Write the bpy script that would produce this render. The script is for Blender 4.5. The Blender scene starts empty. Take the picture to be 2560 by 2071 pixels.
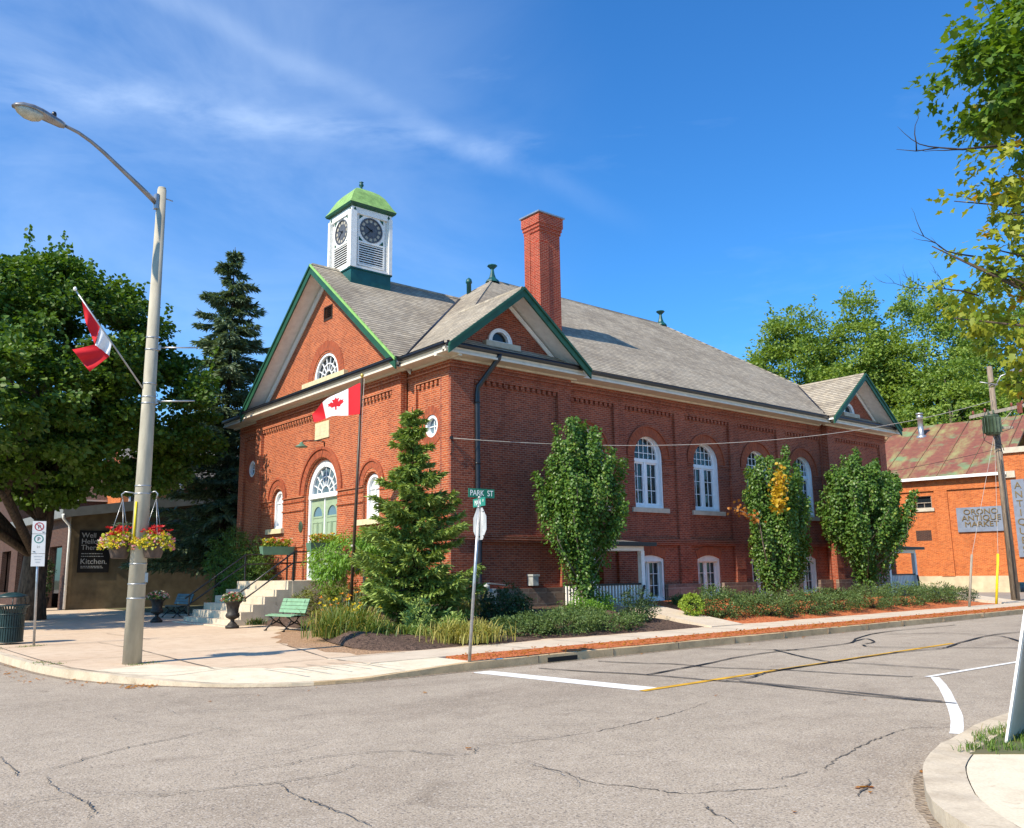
import bpy, math, random
import numpy as np
from mathutils import Vector, Matrix
random.seed(7); rng = np.random.default_rng(7)
R = math.radians
SC = bpy.context.scene
COL = SC.collection

# ------------------------------------------------------------------ camera
cd = bpy.data.cameras.new('camera'); cam = bpy.data.objects.new('camera', cd); COL.objects.link(cam)
cd.sensor_fit = 'HORIZONTAL'; cd.sensor_width = 36.0; cd.lens = 36 * 2164.83 / 2560
cd.clip_start = 0.1; cd.clip_end = 3000
yaw, pit, rol = R(50.1127), R(10.3799), R(-0.7779)
fw = Vector((math.cos(yaw) * math.cos(pit), math.sin(yaw) * math.cos(pit), math.sin(pit)))
rt = Vector((math.sin(yaw), -math.cos(yaw), 0)); up = rt.cross(fw)
r2 = rt * math.cos(rol) + up * math.sin(rol); u2 = -rt * math.sin(rol) + up * math.cos(rol)
m = Matrix((r2, u2, -fw)).transposed().to_4x4(); m.translation = (-15.911, -22.083, 1.75)
cam.matrix_world = m
SC.camera = cam

# ------------------------------------------------------------------ sky, sun, exposure
SUN_EL, SUN_DIR = R(43), Vector((1.0, 0.11, 0)).normalized()
w = bpy.data.worlds.new('World'); SC.world = w; w.use_nodes = True
wt = w.node_tree; wt.nodes.clear()
def wn(t, **k):
    n = wt.nodes.new(t)
    for a, b in k.items(): setattr(n, a, b)
    return n
sky = wn('ShaderNodeTexSky', sky_type='NISHITA', sun_disc=False)
sky.sun_elevation = SUN_EL; sky.sun_rotation = math.atan2(-SUN_DIR.x, -SUN_DIR.y)
sky.air_density = 1.0; sky.dust_density = 0.9; sky.ozone_density = 2.5; sky.altitude = 200
hs = wn('ShaderNodeHueSaturation'); hs.inputs['Saturation'].default_value = 1.22; hs.inputs['Value'].default_value = 1.0
tc = wn('ShaderNodeTexCoord')
def cloud(rot, scale, nscale, lo, hi, detail=6, rough=.6):
    mp = wn('ShaderNodeMapping'); mp.inputs['Rotation'].default_value = rot; mp.inputs['Scale'].default_value = scale
    wt.links.new(tc.outputs['Generated'], mp.inputs['Vector'])
    nz = wn('ShaderNodeTexNoise'); nz.inputs['Scale'].default_value = nscale; nz.inputs['Detail'].default_value = detail
    nz.inputs['Roughness'].default_value = rough; nz.inputs['Distortion'].default_value = .5
    wt.links.new(mp.outputs[0], nz.inputs['Vector'])
    mr = wn('ShaderNodeMapRange'); mr.inputs['From Min'].default_value = lo; mr.inputs['From Max'].default_value = hi
    wt.links.new(nz.outputs['Fac'], mr.inputs['Value']); return mr.outputs[0]
def math_(op, a, b, clamp=True):
    n = wn('ShaderNodeMath', operation=op, use_clamp=clamp)
    for i, v in enumerate((a, b)):
        if isinstance(v, (int, float)): n.inputs[i].default_value = v
        else: wt.links.new(v, n.inputs[i])
    return n.outputs[0]
# one long thin cirrus streak along a great circle, broken up by noise
def streak(nrm, width, off=0.0):
    dt = wn('ShaderNodeVectorMath', operation='DOT_PRODUCT')
    nz = wn('ShaderNodeTexNoise'); nz.inputs['Scale'].default_value = 5; nz.inputs['Detail'].default_value = 4
    wt.links.new(tc.outputs['Generated'], nz.inputs['Vector'])
    wt.links.new(tc.outputs['Generated'], dt.inputs[0]); dt.inputs[1].default_value = nrm
    a = math_('ADD', dt.outputs['Value'], off, False)
    wob = math_('MULTIPLY', math_('SUBTRACT', nz.outputs['Fac'], .5, False), .05, False)
    a = math_('ABSOLUTE', math_('ADD', a, wob, False), 0, False)
    mr = wn('ShaderNodeMapRange', interpolation_type='SMOOTHSTEP'); mr.inputs['From Min'].default_value = width; mr.inputs['From Max'].default_value = 0
    wt.links.new(a, mr.inputs['Value']); return mr.outputs[0]
nA = (-0.0813, 0.5895, -0.8037); nB = (0.1993, 0.4268, -0.8821)     # planes of two long cirrus streaks
s1 = math_('MULTIPLY', streak(tuple(nA), .022), cloud((0, 0, .4), (1, 1, 1), 4.0, .36, .66))
s2 = math_('MULTIPLY', streak(tuple(nB), .035), cloud((.3, 0, .2), (1, 1, 3), 6.0, .42, .66))
g = (0.1379, 0.9161, 0.3764)          # middle of the hazy patch low on the left
dt2 = wn('ShaderNodeVectorMath', operation='DOT_PRODUCT'); wt.links.new(tc.outputs['Generated'], dt2.inputs[0]); dt2.inputs[1].default_value = tuple(g)
mleft = wn('ShaderNodeMapRange', interpolation_type='SMOOTHSTEP'); mleft.inputs['From Min'].default_value = .80; mleft.inputs['From Max'].default_value = 1.0
wt.links.new(dt2.outputs['Value'], mleft.inputs['Value'])
s3 = math_('MULTIPLY', mleft.outputs[0], cloud((0, .2, 0), (1, 1, 2.2), 3.2, .30, .75))
s4 = math_('MULTIPLY', cloud((0, 0, .3), (1, 1, 4), 3.5, .60, .85), .05)
L2 = wn('ShaderNodeVectorMath', operation='DOT_PRODUCT'); wt.links.new(tc.outputs['Generated'], L2.inputs[0]); L2.inputs[1].default_value = (0.2727, 0.7838, 0.5580)
mk = wn('ShaderNodeMapRange', interpolation_type='SMOOTHSTEP'); mk.inputs['From Min'].default_value = .86; mk.inputs['From Max'].default_value = .985; wt.links.new(L2.outputs['Value'], mk.inputs['Value'])
s1 = math_('MULTIPLY', s1, mk.outputs[0]); s2 = math_('MULTIPLY', s2, mk.outputs[0])
tot = math_('ADD', math_('ADD', math_('MULTIPLY', s1, .11), math_('MULTIPLY', s2, .12)), math_('ADD', math_('MULTIPLY', s3, .16), s4))
mixc = wn('ShaderNodeMixRGB'); mixc.inputs[2].default_value = (9.0, 10.2, 11.2, 1)
wt.links.new(tot, mixc.inputs[0])
gm = wn('ShaderNodeMixRGB', blend_type='MULTIPLY'); gm.inputs[0].default_value = 1; gm.inputs[2].default_value = (0.58, 1.06, 1.36, 1)
wt.links.new(sky.outputs[0], hs.inputs['Color']); wt.links.new(hs.outputs[0], gm.inputs[1]); wt.links.new(gm.outputs[0], mixc.inputs[1])
bg = wn('ShaderNodeBackground'); bg.inputs['Strength'].default_value = 0.12
out = wn('ShaderNodeOutputWorld')
wt.links.new(mixc.outputs[0], bg.inputs['Color']); wt.links.new(bg.outputs[0], out.inputs['Surface'])
sd = bpy.data.lights.new('sun', 'SUN'); sd.energy = 4.8; sd.angle = R(0.53); sd.color = (1.0, .88, .70)
sun = bpy.data.objects.new('sun', sd); COL.objects.link(sun)
ld = Vector((SUN_DIR.x * math.cos(SUN_EL), SUN_DIR.y * math.cos(SUN_EL), -math.sin(SUN_EL)))
sun.rotation_euler = ld.to_track_quat('-Z', 'Y').to_euler(); sun.location = (-60, 0, 60)
SC.view_settings.view_transform = 'Standard'; SC.view_settings.look = 'None'
SC.view_settings.exposure = 0.55; SC.view_settings.gamma = 1.0
SC.render.engine = 'CYCLES'
SC.cycles.use_denoising = True
SC.cycles.max_bounces = 6; SC.cycles.transparent_max_bounces = 8

# ------------------------------------------------------------------ materials
MATS = {}
def nodes(name):
    m = bpy.data.materials.new(name); m.use_nodes = True; MATS[name] = m
    nt = m.node_tree; b = nt.nodes['Principled BSDF']; return m, nt, b
def mix(nt, a, b, fac, mode='MIX'):
    n = nt.nodes.new('ShaderNodeMixRGB'); n.blend_type = mode
    for i, v in ((0, fac), (1, a), (2, b)):
        if isinstance(v, (int, float)): n.inputs[i].default_value = v
        elif isinstance(v, tuple): n.inputs[i].default_value = (*v[:3], 1)
        else: nt.links.new(v, n.inputs[i])
    return n.outputs[0]
def noise(nt, vec, scale, detail=5, rough=.55, dist=0):
    n = nt.nodes.new('ShaderNodeTexNoise'); n.inputs['Scale'].default_value = scale
    n.inputs['Detail'].default_value = detail; n.inputs['Roughness'].default_value = rough; n.inputs['Distortion'].default_value = dist
    if vec is not None: nt.links.new(vec, n.inputs['Vector'])
    return n.outputs['Fac']
def ramp(nt, v, lo, hi, a=0., b=1.):
    n = nt.nodes.new('ShaderNodeMapRange'); n.inputs['From Min'].default_value = lo; n.inputs['From Max'].default_value = hi
    n.inputs['To Min'].default_value = a; n.inputs['To Max'].default_value = b
    nt.links.new(v, n.inputs['Value']); return n.outputs[0]
def coord(nt, kind='Object', scale=None):
    t = nt.nodes.new('ShaderNodeTexCoord'); o = t.outputs[kind]
    if scale:
        mp = nt.nodes.new('ShaderNodeMapping'); mp.inputs['Scale'].default_value = scale
        nt.links.new(o, mp.inputs['Vector']); o = mp.outputs[0]
    return o
def bump(nt, b, h, strength=.4, dist=.01):
    n = nt.nodes.new('ShaderNodeBump'); n.inputs['Strength'].default_value = strength; n.inputs['Distance'].default_value = dist
    nt.links.new(h, n.inputs['Height']); nt.links.new(n.outputs[0], b.inputs['Normal'])
def plain(name, c, rough=.6, var=.18, scale=6., metal=0., spec=.4, bmp=0., stretch=None):
    m, nt, b = nodes(name)
    v = coord(nt, 'Object', stretch); n = noise(nt, v, scale)
    d = tuple(x * (1 - var * 1.6) for x in c); l = tuple(min(1, x * (1 + var)) for x in c)
    nt.links.new(mix(nt, d, l, ramp(nt, n, .3, .7)), b.inputs['Base Color'])
    b.inputs['Roughness'].default_value = rough; b.inputs['Metallic'].default_value = metal
    b.inputs['Specular IOR Level'].default_value = spec
    if bmp: bump(nt, b, noise(nt, v, scale * 6), bmp, .01)
    return m
def brick(name, c1, c2, cm, bw=.215, rh=.0725, ms=.010, stain=.5, rough=.85, bs=.5, extra=None):
    m, nt, b = nodes(name)
    uv = coord(nt, 'UV'); t = nt.nodes.new('ShaderNodeTexBrick'); nt.links.new(uv, t.inputs['Vector'])
    t.inputs['Scale'].default_value = 1; t.inputs['Brick Width'].default_value = bw; t.inputs['Row Height'].default_value = rh
    t.inputs['Mortar Size'].default_value = ms; t.inputs['Mortar Smooth'].default_value = .2; t.inputs['Bias'].default_value = -.1
    t.inputs['Color1'].default_value = (*c1, 1); t.inputs['Color2'].default_value = (*c2, 1); t.inputs['Mortar'].default_value = (*cm, 1)
    ob = coord(nt, 'Object')
    big = ramp(nt, noise(nt, ob, .55, 6, .62), .35, .72)
    fine = ramp(nt, noise(nt, ob, 9., 3), .3, .7)
    mp = nt.nodes.new('ShaderNodeMapping'); mp.inputs['Scale'].default_value = (3.0, 9.0, 1); nt.links.new(uv, mp.inputs['Vector'])
    cell = ramp(nt, noise(nt, mp.outputs[0], 1.5, 2), .52, .66)
    c = mix(nt, t.outputs['Color'], (.45, .42, .43), big, 'MULTIPLY') if stain >= 1 else mix(nt, t.outputs['Color'], mix(nt, t.outputs['Color'], (.62, .55, .55), 1., 'MULTIPLY'), mix_f(nt, big, stain))
    c = mix(nt, c, mix(nt, c, (1.18, 1.1, 1.0), 1., 'MULTIPLY'), fine)
    c = mix(nt, c, mix(nt, c, (.48, .42, .46), 1., 'MULTIPLY'), mix_f(nt, cell, .55))
    st_ = ramp(nt, noise(nt, coord(nt, 'Object', (2.2, 2.2, .22)), 1., 5, .6), .54, .74); c = mix(nt, c, mix(nt, c, (.58, .54, .55), 1., 'MULTIPLY'), mix_f(nt, st_, .55))
    pl_ = ramp(nt, noise(nt, ob, 1.3, 4, .6, .8), .68, .76); c = mix(nt, c, (.44, .30, .24), mix_f(nt, pl_, .35 if stain < .9 else .18))
    if extra: c = extra(nt, c, ob)
    nt.links.new(c, b.inputs['Base Color']); b.inputs['Roughness'].default_value = rough; b.inputs['Specular IOR Level'].default_value = .25
    inv = nt.nodes.new('ShaderNodeMath'); inv.operation = 'SUBTRACT'; inv.inputs[0].default_value = 1; nt.links.new(t.outputs['Fac'], inv.inputs[1])
    bump(nt, b, inv.outputs[0], bs, .008)
    return m
def mix_f(nt, v, k):
    n = nt.nodes.new('ShaderNodeMath'); n.operation = 'MULTIPLY'; n.inputs[1].default_value = k; nt.links.new(v, n.inputs[0]); return n.outputs[0]

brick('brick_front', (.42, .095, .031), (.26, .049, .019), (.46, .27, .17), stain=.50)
brick('brick_side_shaded', (.345, .080, .038), (.195, .042, .024), (.34, .19, .14), stain=.85)  # same brick as the front, toned darker for the wall in shade
brick('brick_arch', (.40, .10, .042), (.28, .062, .028), (.22, .10, .07), bw=.5, stain=.5)
brick('brick_chimney', (.36, .042, .018), (.25, .028, .013), (.42, .22, .16), stain=.55)
brick('brick_market', (.56, .150, .036), (.40, .085, .020), (.48, .24, .11), stain=.35)
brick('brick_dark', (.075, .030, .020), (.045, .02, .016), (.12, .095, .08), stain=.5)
def shingle(name, c1, c2, cd, row=.15):
    m, nt, b = nodes(name); uv = coord(nt, 'UV')
    t = nt.nodes.new('ShaderNodeTexBrick'); nt.links.new(uv, t.inputs['Vector']); t.inputs['Scale'].default_value = 1; t.inputs['Brick Width'].default_value = .28
    t.inputs['Row Height'].default_value = row; t.inputs['Mortar Size'].default_value = .004; t.inputs['Color1'].default_value = (*c1, 1); t.inputs['Color2'].default_value = (*c2, 1); t.inputs['Mortar'].default_value = (*cd, 1)
    sx = nt.nodes.new('ShaderNodeSeparateXYZ'); nt.links.new(uv, sx.inputs[0])
    md = nt.nodes.new('ShaderNodeMath'); md.operation = 'MULTIPLY'; md.inputs[1].default_value = 1 / row; nt.links.new(sx.outputs[1], md.inputs[0])
    fr = nt.nodes.new('ShaderNodeMath'); fr.operation = 'FRACT'; nt.links.new(md.outputs[0], fr.inputs[0])
    ob = coord(nt); line = ramp(nt, fr.outputs[0], .42, .10)
    c = mix(nt, t.outputs['Color'], mix(nt, t.outputs['Color'], (.60, .58, .57), 1., 'MULTIPLY'), ramp(nt, noise(nt, ob, .5, 6, .65), .42, .75))
    c = mix(nt, c, mix(nt, c, (1.22, 1.18, 1.1), 1., 'MULTIPLY'), ramp(nt, noise(nt, ob, 3.5, 4), .4, .7))
    c = mix(nt, c, cd, mix_f(nt, line, .95)); nt.links.new(c, b.inputs['Base Color']); b.inputs['Roughness'].default_value = .92; b.inputs['Specular IOR Level'].default_value = .2
    bump(nt, b, fr.outputs[0], .5, .012)
shingle('shingle', (.29, .255, .205), (.41, .365, .295), (.06, .052, .046), .20)
shingle('shingle_dark', (.20, .185, .17), (.27, .25, .23), (.05, .05, .05), .17)
brick('shingle_brown', (.10, .06, .05), (.14, .085, .07), (.03, .02, .02), bw=.3, rh=.16, ms=.012, stain=.4)
brick('stone_base', (.235, .185, .15), (.15, .115, .10), (.30, .26, .22), bw=.78, rh=.36, ms=.022, stain=.9, bs=1.2)
plain('stone_sill', (.52, .46, .36), .8, .12, 4., bmp=.2)
plain('stone_cream', (.62, .53, .33), .8, .1, 5.)
plain('white_paint', (.80, .79, .76), .5, .06, 5.)
plain('white_frame', (.78, .80, .82), .45, .04, 5.)
plain('cream_paint', (.66, .60, .50), .55, .08, 4.)
plain('soffit', (.62, .58, .52), .6, .08, 4.)
plain('black_metal', (.012, .012, .015), .32, .3, 4., spec=.5)
plain('black_iron', (.014, .013, .013), .5, .3, 9.)
plain('green_trim', (.018, .082, .045), .5, .15, 3.)
plain('green_trim_lit', (.25, .48, .13), .5, .12, 4.)  # green trim with sunlight put into its colour
plain('teal_metal', (.010, .085, .085), .45, .2, 2.)
plain('dome_copper', (.25, .42, .12), .5, .2, 4.)
plain('door_green', (.29, .385, .26), .5, .08, 4.)
plain('bench_green', (.20, .36, .22), .45, .12, 6.)
plain('planter_green', (.10, .20, .135), .55, .12, 4.)
plain('dial_grey', (.095, .10, .115), .5, .15, 8.)
plain('dial_mark', (.42, .38, .30), .6, .1, 8.)
plain('dark_void', (.008, .007, .007), .8, .1, 3.)
plain('louver_dark', (.03, .014, .01), .8, .2, 6.)
plain('concrete_pole', (.42, .385, .30), .85, .16, 5., bmp=.3, stretch=(1, 1, .3))
plain('galv', (.42, .43, .44), .38, .15, 8., metal=.7)
plain('lamp_metal', (.30, .29, .29), .4, .15, 8., metal=.6)
plain('sign_back', (.56, .57, .58), .4, .1, 6., metal=.35)
plain('sign_green', (.006, .16, .095), .45, .1, 6.)
plain('sign_white', (.78, .78, .76), .45, .05, 6.)
plain('letter_white', (.82, .82, .80), .5, .03, 6.)
plain('red_paint', (.45, .02, .025), .5, .08, 6.)
plain('sign_teal', (.02, .22, .17), .5, .08, 6.)
plain('letter_black', (.02, .02, .02), .5, .1, 6.)
plain('flag_red', (.62, .008, .018), .75, .08, 2.)
plain('flag_white', (.80, .80, .82), .75, .05, 2.)
plain('wood_pole', (.25, .195, .145), .9, .35, 5., bmp=.6, stretch=(6, 6, .5))
plain('wood_grey', (.33, .28, .22), .9, .25, 6., stretch=(5, 5, .5))
plain('transformer', (.055, .085, .050), .5, .25, 5.)
plain('insulator', (.20, .055, .03), .4, .2, 8.)
plain('yellow_plastic', (.80, .62, .02), .4, .08, 5.)
plain('tan_stucco', (.15, .115, .07), .9, .25, 1.6, bmp=.3)
plain('grey_fascia', (.17, .18, .175), .7, .12, 2.)
plain('poster_black', (.006, .005, .006), .6, .15, 3.)
plain('letter_grey', (.42, .42, .42), .6, .05, 6.)
plain('fence_dark', (.028, .034, .048), .8, .35, 3., stretch=(6, 6, .4))
plain('sign_blue', (.185, .215, .275), .55, .12, 2.5)
plain('letter_gold', (.17, .115, .04), .45, .15, 6.)
plain('concrete_base', (.56, .47, .31), .9, .16, 1.5, bmp=.3)
plain('bin_green', (.016, .040, .040), .4, .3, 5.)
plain('iron_urn', (.030, .026, .022), .6, .4, 9., bmp=.3)
plain('pot_brown', (.10, .07, .055), .8, .3, 9.)
plain('bark', (.085, .062, .042), .95, .45, 4., bmp=.9, stretch=(3, 3, .8))
plain('bark_grey', (.20, .165, .135), .95, .35, 6., bmp=.6, stretch=(3, 3, .8))
plain('bark_dark', (.045, .035, .028), .95, .4, 4., bmp=.9, stretch=(3, 3, .8))
plain('meter_grey', (.38, .40, .39), .5, .2, 6.)
plain('bronze_pole', (.055, .038, .024), .4, .2, 4.)
plain('gold', (.62, .45, .10), .35, .1, 4., metal=.6)
plain('cable', (.035, .035, .038), .6, .1, 4.)
plain('cable_pale', (.42, .38, .34), .6, .1, 4.)
plain('marking_white', (.78, .77, .74), .75, .08, 5., bmp=.2)
plain('marking_yellow', (.62, .34, .02), .8, .2, 5., bmp=.2)
plain('tar', (.020, .019, .019), .55, .2, 5.)
plain('crack', (.11, .095, .08), .95, .3, 6.)
plain('joint', (.17, .135, .10), .95, .3, 6.)
plain('blue_spray', (.10, .36, .62), .8, .3, 7.)
plain('leaf_litter', (.26, .13, .03), .9, .4, 8.)
m, nt, b = nodes('glass')
b.inputs['Base Color'].default_value = (.012, .018, .022, 1); b.inputs['Roughness'].default_value = .04; b.inputs['Specular IOR Level'].default_value = .5
bump(nt, b, noise(nt, coord(nt), 1.6, 2), .06, .02)
m, nt, b = nodes('glass_sky')
b.inputs['Base Color'].default_value = (.10, .16, .20, 1); b.inputs['Roughness'].default_value = .05; b.inputs['Specular IOR Level'].default_value = .8
bump(nt, b, noise(nt, coord(nt), 1.6, 2), .08, .02)
m, nt, b = nodes('lamp_lens')
nt.links.new(mix(nt, (.36, .35, .28), (.60, .58, .48), ramp(nt, noise(nt, coord(nt), 9), .3, .7)), b.inputs['Base Color']); b.inputs['Roughness'].default_value = .25

# asphalt
m, nt, b = nodes('asphalt')
o = coord(nt)
big = ramp(nt, noise(nt, o, .22, 6, .6), .3, .7); mid = ramp(nt, noise(nt, o, 2.2, 6, .65), .3, .72)
fine = ramp(nt, noise(nt, o, 55., 2, .7), .34, .68)
vo = nt.nodes.new('ShaderNodeTexVoronoi'); vo.inputs['Scale'].default_value = 60; nt.links.new(o, vo.inputs['Vector'])
sp = nt.nodes.new('ShaderNodeSeparateColor'); nt.links.new(vo.outputs['Color'], sp.inputs[0])
c = mix(nt, (.445, .375, .29), (.565, .48, .375), big)
c = mix(nt, c, mix(nt, c, (.78, .77, .77), 1., 'MULTIPLY'), mid)
c = mix(nt, c, mix(nt, c, (.74, .72, .71), 1., 'MULTIPLY'), ramp(nt, noise(nt, coord(nt, 'Object', (.16, .55, 1)), 1.0, 5, .6, .6), .50, .72))
c = mix(nt, c, mix(nt, c, (.55, .53, .52), 1., 'MULTIPLY'), mix_f(nt, ramp(nt, noise(nt, o, 1.1, 3, .5, 1.), .66, .74), .6))
c = mix(nt, c, mix(nt, c, (.56, .54, .53), 1., 'MULTIPLY'), fine)
c = mix(nt, c, (.52, .46, .39), mix_f(nt, ramp(nt, sp.outputs[0], .84, .9), .55))
c = mix(nt, c, (.10, .09, .085), mix_f(nt, ramp(nt, sp.outputs[1], .86, .92), .55))
nt.links.new(c, b.inputs['Base Color']); b.inputs['Roughness'].default_value = .92; b.inputs['Specular IOR Level'].default_value = .2
bump(nt, b, fine, .5, .006)
def concrete(name, c1, c2, dirt):
    m, nt, b = nodes(name); o = coord(nt)
    big = ramp(nt, noise(nt, o, .45, 6, .65), .32, .7); mid = ramp(nt, noise(nt, o, 3., 5, .6), .45, .8); fine = ramp(nt, noise(nt, o, 40., 2), .3, .7)
    c = mix(nt, c1, c2, big); c = mix(nt, c, dirt, mix_f(nt, mid, .7)); c = mix(nt, c, mix(nt, c, (.62, .58, .54), 1., 'MULTIPLY'), mix_f(nt, ramp(nt, noise(nt, o, 7., 4, .6, 1.), .62, .72), .6)); c = mix(nt, c, mix(nt, c, (.86, .85, .84), 1., 'MULTIPLY'), fine)
    nt.links.new(c, b.inputs['Base Color']); b.inputs['Roughness'].default_value = .9; b.inputs['Specular IOR Level'].default_value = .25
    bump(nt, b, fine, .25, .005); return m
concrete('plaza_concrete', (.60, .455, .32), (.68, .545, .40), (.46, .33, .22))
concrete('kerb_concrete', (.56, .47, .34), (.64, .55, .42), (.30, .23, .16))
concrete('kerb_grey', (.53, .375, .205), (.63, .47, .28), (.24, .17, .10))
concrete('walk_concrete', (.60, .50, .38), (.67, .575, .45), (.48, .38, .28))
concrete('ramp_concrete', (.70, .60, .44), (.76, .67, .51), (.50, .42, .30))
concrete('step_concrete', (.57, .49, .37), (.64, .55, .43), (.42, .34, .25))
concrete('lot_asphalt', (.30, .26, .22), (.36, .32, .27), (.24, .2, .17))
m, nt, b = nodes('ground_soil'); o = coord(nt)
c = mix(nt, (.07, .10, .03), (.16, .12, .07), ramp(nt, noise(nt, o, .8), .35, .65)); nt.links.new(c, b.inputs['Base Color']); b.inputs['Roughness'].default_value = .95
def mulch(name, a, bb, dk):
    m, nt, b = nodes(name); o = coord(nt)
    vo = nt.nodes.new('ShaderNodeTexVoronoi'); vo.inputs['Scale'].default_value = 22; nt.links.new(o, vo.inputs['Vector'])
    sp = nt.nodes.new('ShaderNodeSeparateColor'); nt.links.new(vo.outputs['Color'], sp.inputs[0])
    c = mix(nt, a, bb, sp.outputs[0]); c = mix(nt, c, dk, ramp(nt, noise(nt, o, 14., 3), .52, .66))
    nt.links.new(c, b.inputs['Base Color']); b.inputs['Roughness'].default_value = .95; b.inputs['Specular IOR Level'].default_value = .1
    bump(nt, b, vo.outputs['Distance'], .9, .03)
mulch('mulch_red', (.46, .125, .045), (.58, .20, .085), (.22, .055, .022))
mulch('mulch_dark', (.085, .055, .042), (.15, .10, .075), (.03, .022, .018))
mulch('gutter_grit', (.24, .19, .14), (.32, .26, .20), (.13, .10, .08))
mulch('dirt', (.36, .22, .13), (.44, .29, .18), (.26, .16, .09))
# rusted green metal roof
m, nt, b = nodes('rust_roof'); uv = coord(nt, 'UV'); o = coord(nt)
st = nt.nodes.new('ShaderNodeMapping'); st.inputs['Scale'].default_value = (1.1, .35, 1); st.inputs['Rotation'].default_value = (0, 0, .15); nt.links.new(uv, st.inputs['Vector'])
n1 = noise(nt, st.outputs[0], .9, 8, .68); n2 = noise(nt, uv, 3., 5)
c = mix(nt, (.17, .055, .042), (.25, .095, .055), ramp(nt, n2, .3, .7))
c = mix(nt, c, (.30, .31, .12), mix_f(nt, ramp(nt, n1, .48, .70), .9))
c = mix(nt, c, (.12, .30, .14), mix_f(nt, ramp(nt, noise(nt, uv, .5, 4), .56, .66), .6))
nt.links.new(c, b.inputs['Base Color']); b.inputs['Roughness'].default_value = .65
# foliage
def foliage(name, c1, c2, c3=None, rough=.5, trans=.35, tcol=None, p3=.92):
    m = bpy.data.materials.new(name); m.use_nodes = True; MATS[name] = m; nt = m.node_tree; nt.nodes.clear()
    at = nt.nodes.new('ShaderNodeAttribute'); at.attribute_name = 'tint'
    c = mix(nt, c1, c2, at.outputs['Fac'])
    if c3: c = mix(nt, c, c3, ramp(nt, at.outputs['Fac'], p3, p3 + .02))
    pb = nt.nodes.new('ShaderNodeBsdfPrincipled'); nt.links.new(c, pb.inputs['Base Color']); pb.inputs['Roughness'].default_value = rough; pb.inputs['Specular IOR Level'].default_value = .35
    tr = nt.nodes.new('ShaderNodeBsdfTranslucent'); tcn = mix(nt, c, tcol or (1.5, 1.5, .5), 1., 'MULTIPLY'); nt.links.new(tcn, tr.inputs['Color'])
    ms = nt.nodes.new('ShaderNodeMixShader'); ms.inputs[0].default_value = trans
    nt.links.new(pb.outputs[0], ms.inputs[1]); nt.links.new(tr.outputs[0], ms.inputs[2])
    ou = nt.nodes.new('ShaderNodeOutputMaterial'); nt.links.new(ms.outputs[0], ou.inputs['Surface'])
foliage('leaf_maple', (.034, .088, .012), (.125, .215, .026), trans=.28)
foliage('leaf_near', (.05, .12, .014), (.16, .25, .022), (.30, .24, .015), p3=.93)
foliage('leaf_near_gold', (.13, .20, .02), (.34, .34, .03), (.40, .22, .012), p3=.90)
foliage('leaf_pear', (.065, .145, .026), (.14, .24, .045), (.24, .31, .06), rough=.36, trans=.32)
foliage('leaf_gold', (.42, .26, .015), (.50, .34, .02), (.45, .16, .02))
foliage('leaf_russet', (.38, .12, .02), (.48, .22, .04))
foliage('leaf_far', (.13, .22, .04), (.26, .35, .07))
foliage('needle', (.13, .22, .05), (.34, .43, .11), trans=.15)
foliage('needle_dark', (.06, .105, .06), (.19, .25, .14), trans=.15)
foliage('leaf_bright', (.11, .25, .03), (.21, .36, .05))
foliage('leaf_shrub', (.055, .105, .028), (.14, .20, .055), trans=.2)
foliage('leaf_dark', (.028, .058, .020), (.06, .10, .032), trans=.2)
foliage('leaf_vine', (.06, .13, .03), (.15, .25, .05), trans=.3)
foliage('leaf_lime', (.20, .30, .03), (.32, .42, .05), trans=.2)
foliage('leaf_olive', (.10, .13, .025), (.20, .20, .04), trans=.25)
foliage('blade', (.07, .13, .02), (.20, .24, .05), (.42, .33, .10), trans=.3, p3=.82)
foliage('blade_gold', (.24, .24, .05), (.44, .38, .11), (.16, .22, .04), trans=.3)
foliage('grass', (.07, .15, .02), (.16, .24, .04), (.30, .25, .10), trans=.3)
foliage('petal_red', (.55, .012, .02), (.62, .04, .03), trans=.2, tcol=(1.2, .5, .5))
foliage('petal_pale', (.72, .62, .45), (.80, .76, .62), trans=.2, tcol=(1, 1, .9))
foliage('petal_pink', (.62, .16, .22), (.70, .35, .38), trans=.2, tcol=(1.2, .7, .7))
foliage('petal_yellow', (.66, .50, .02), (.75, .62, .05), trans=.2, tcol=(1.1, 1, .4))
foliage('petal_orange', (.75, .22, .02), (.80, .42, .03), trans=.2, tcol=(1.1, .8, .4))
foliage('leaf_mixed', (.18, .26, .02), (.42, .44, .04), (.50, .12, .05), trans=.25)

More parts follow.
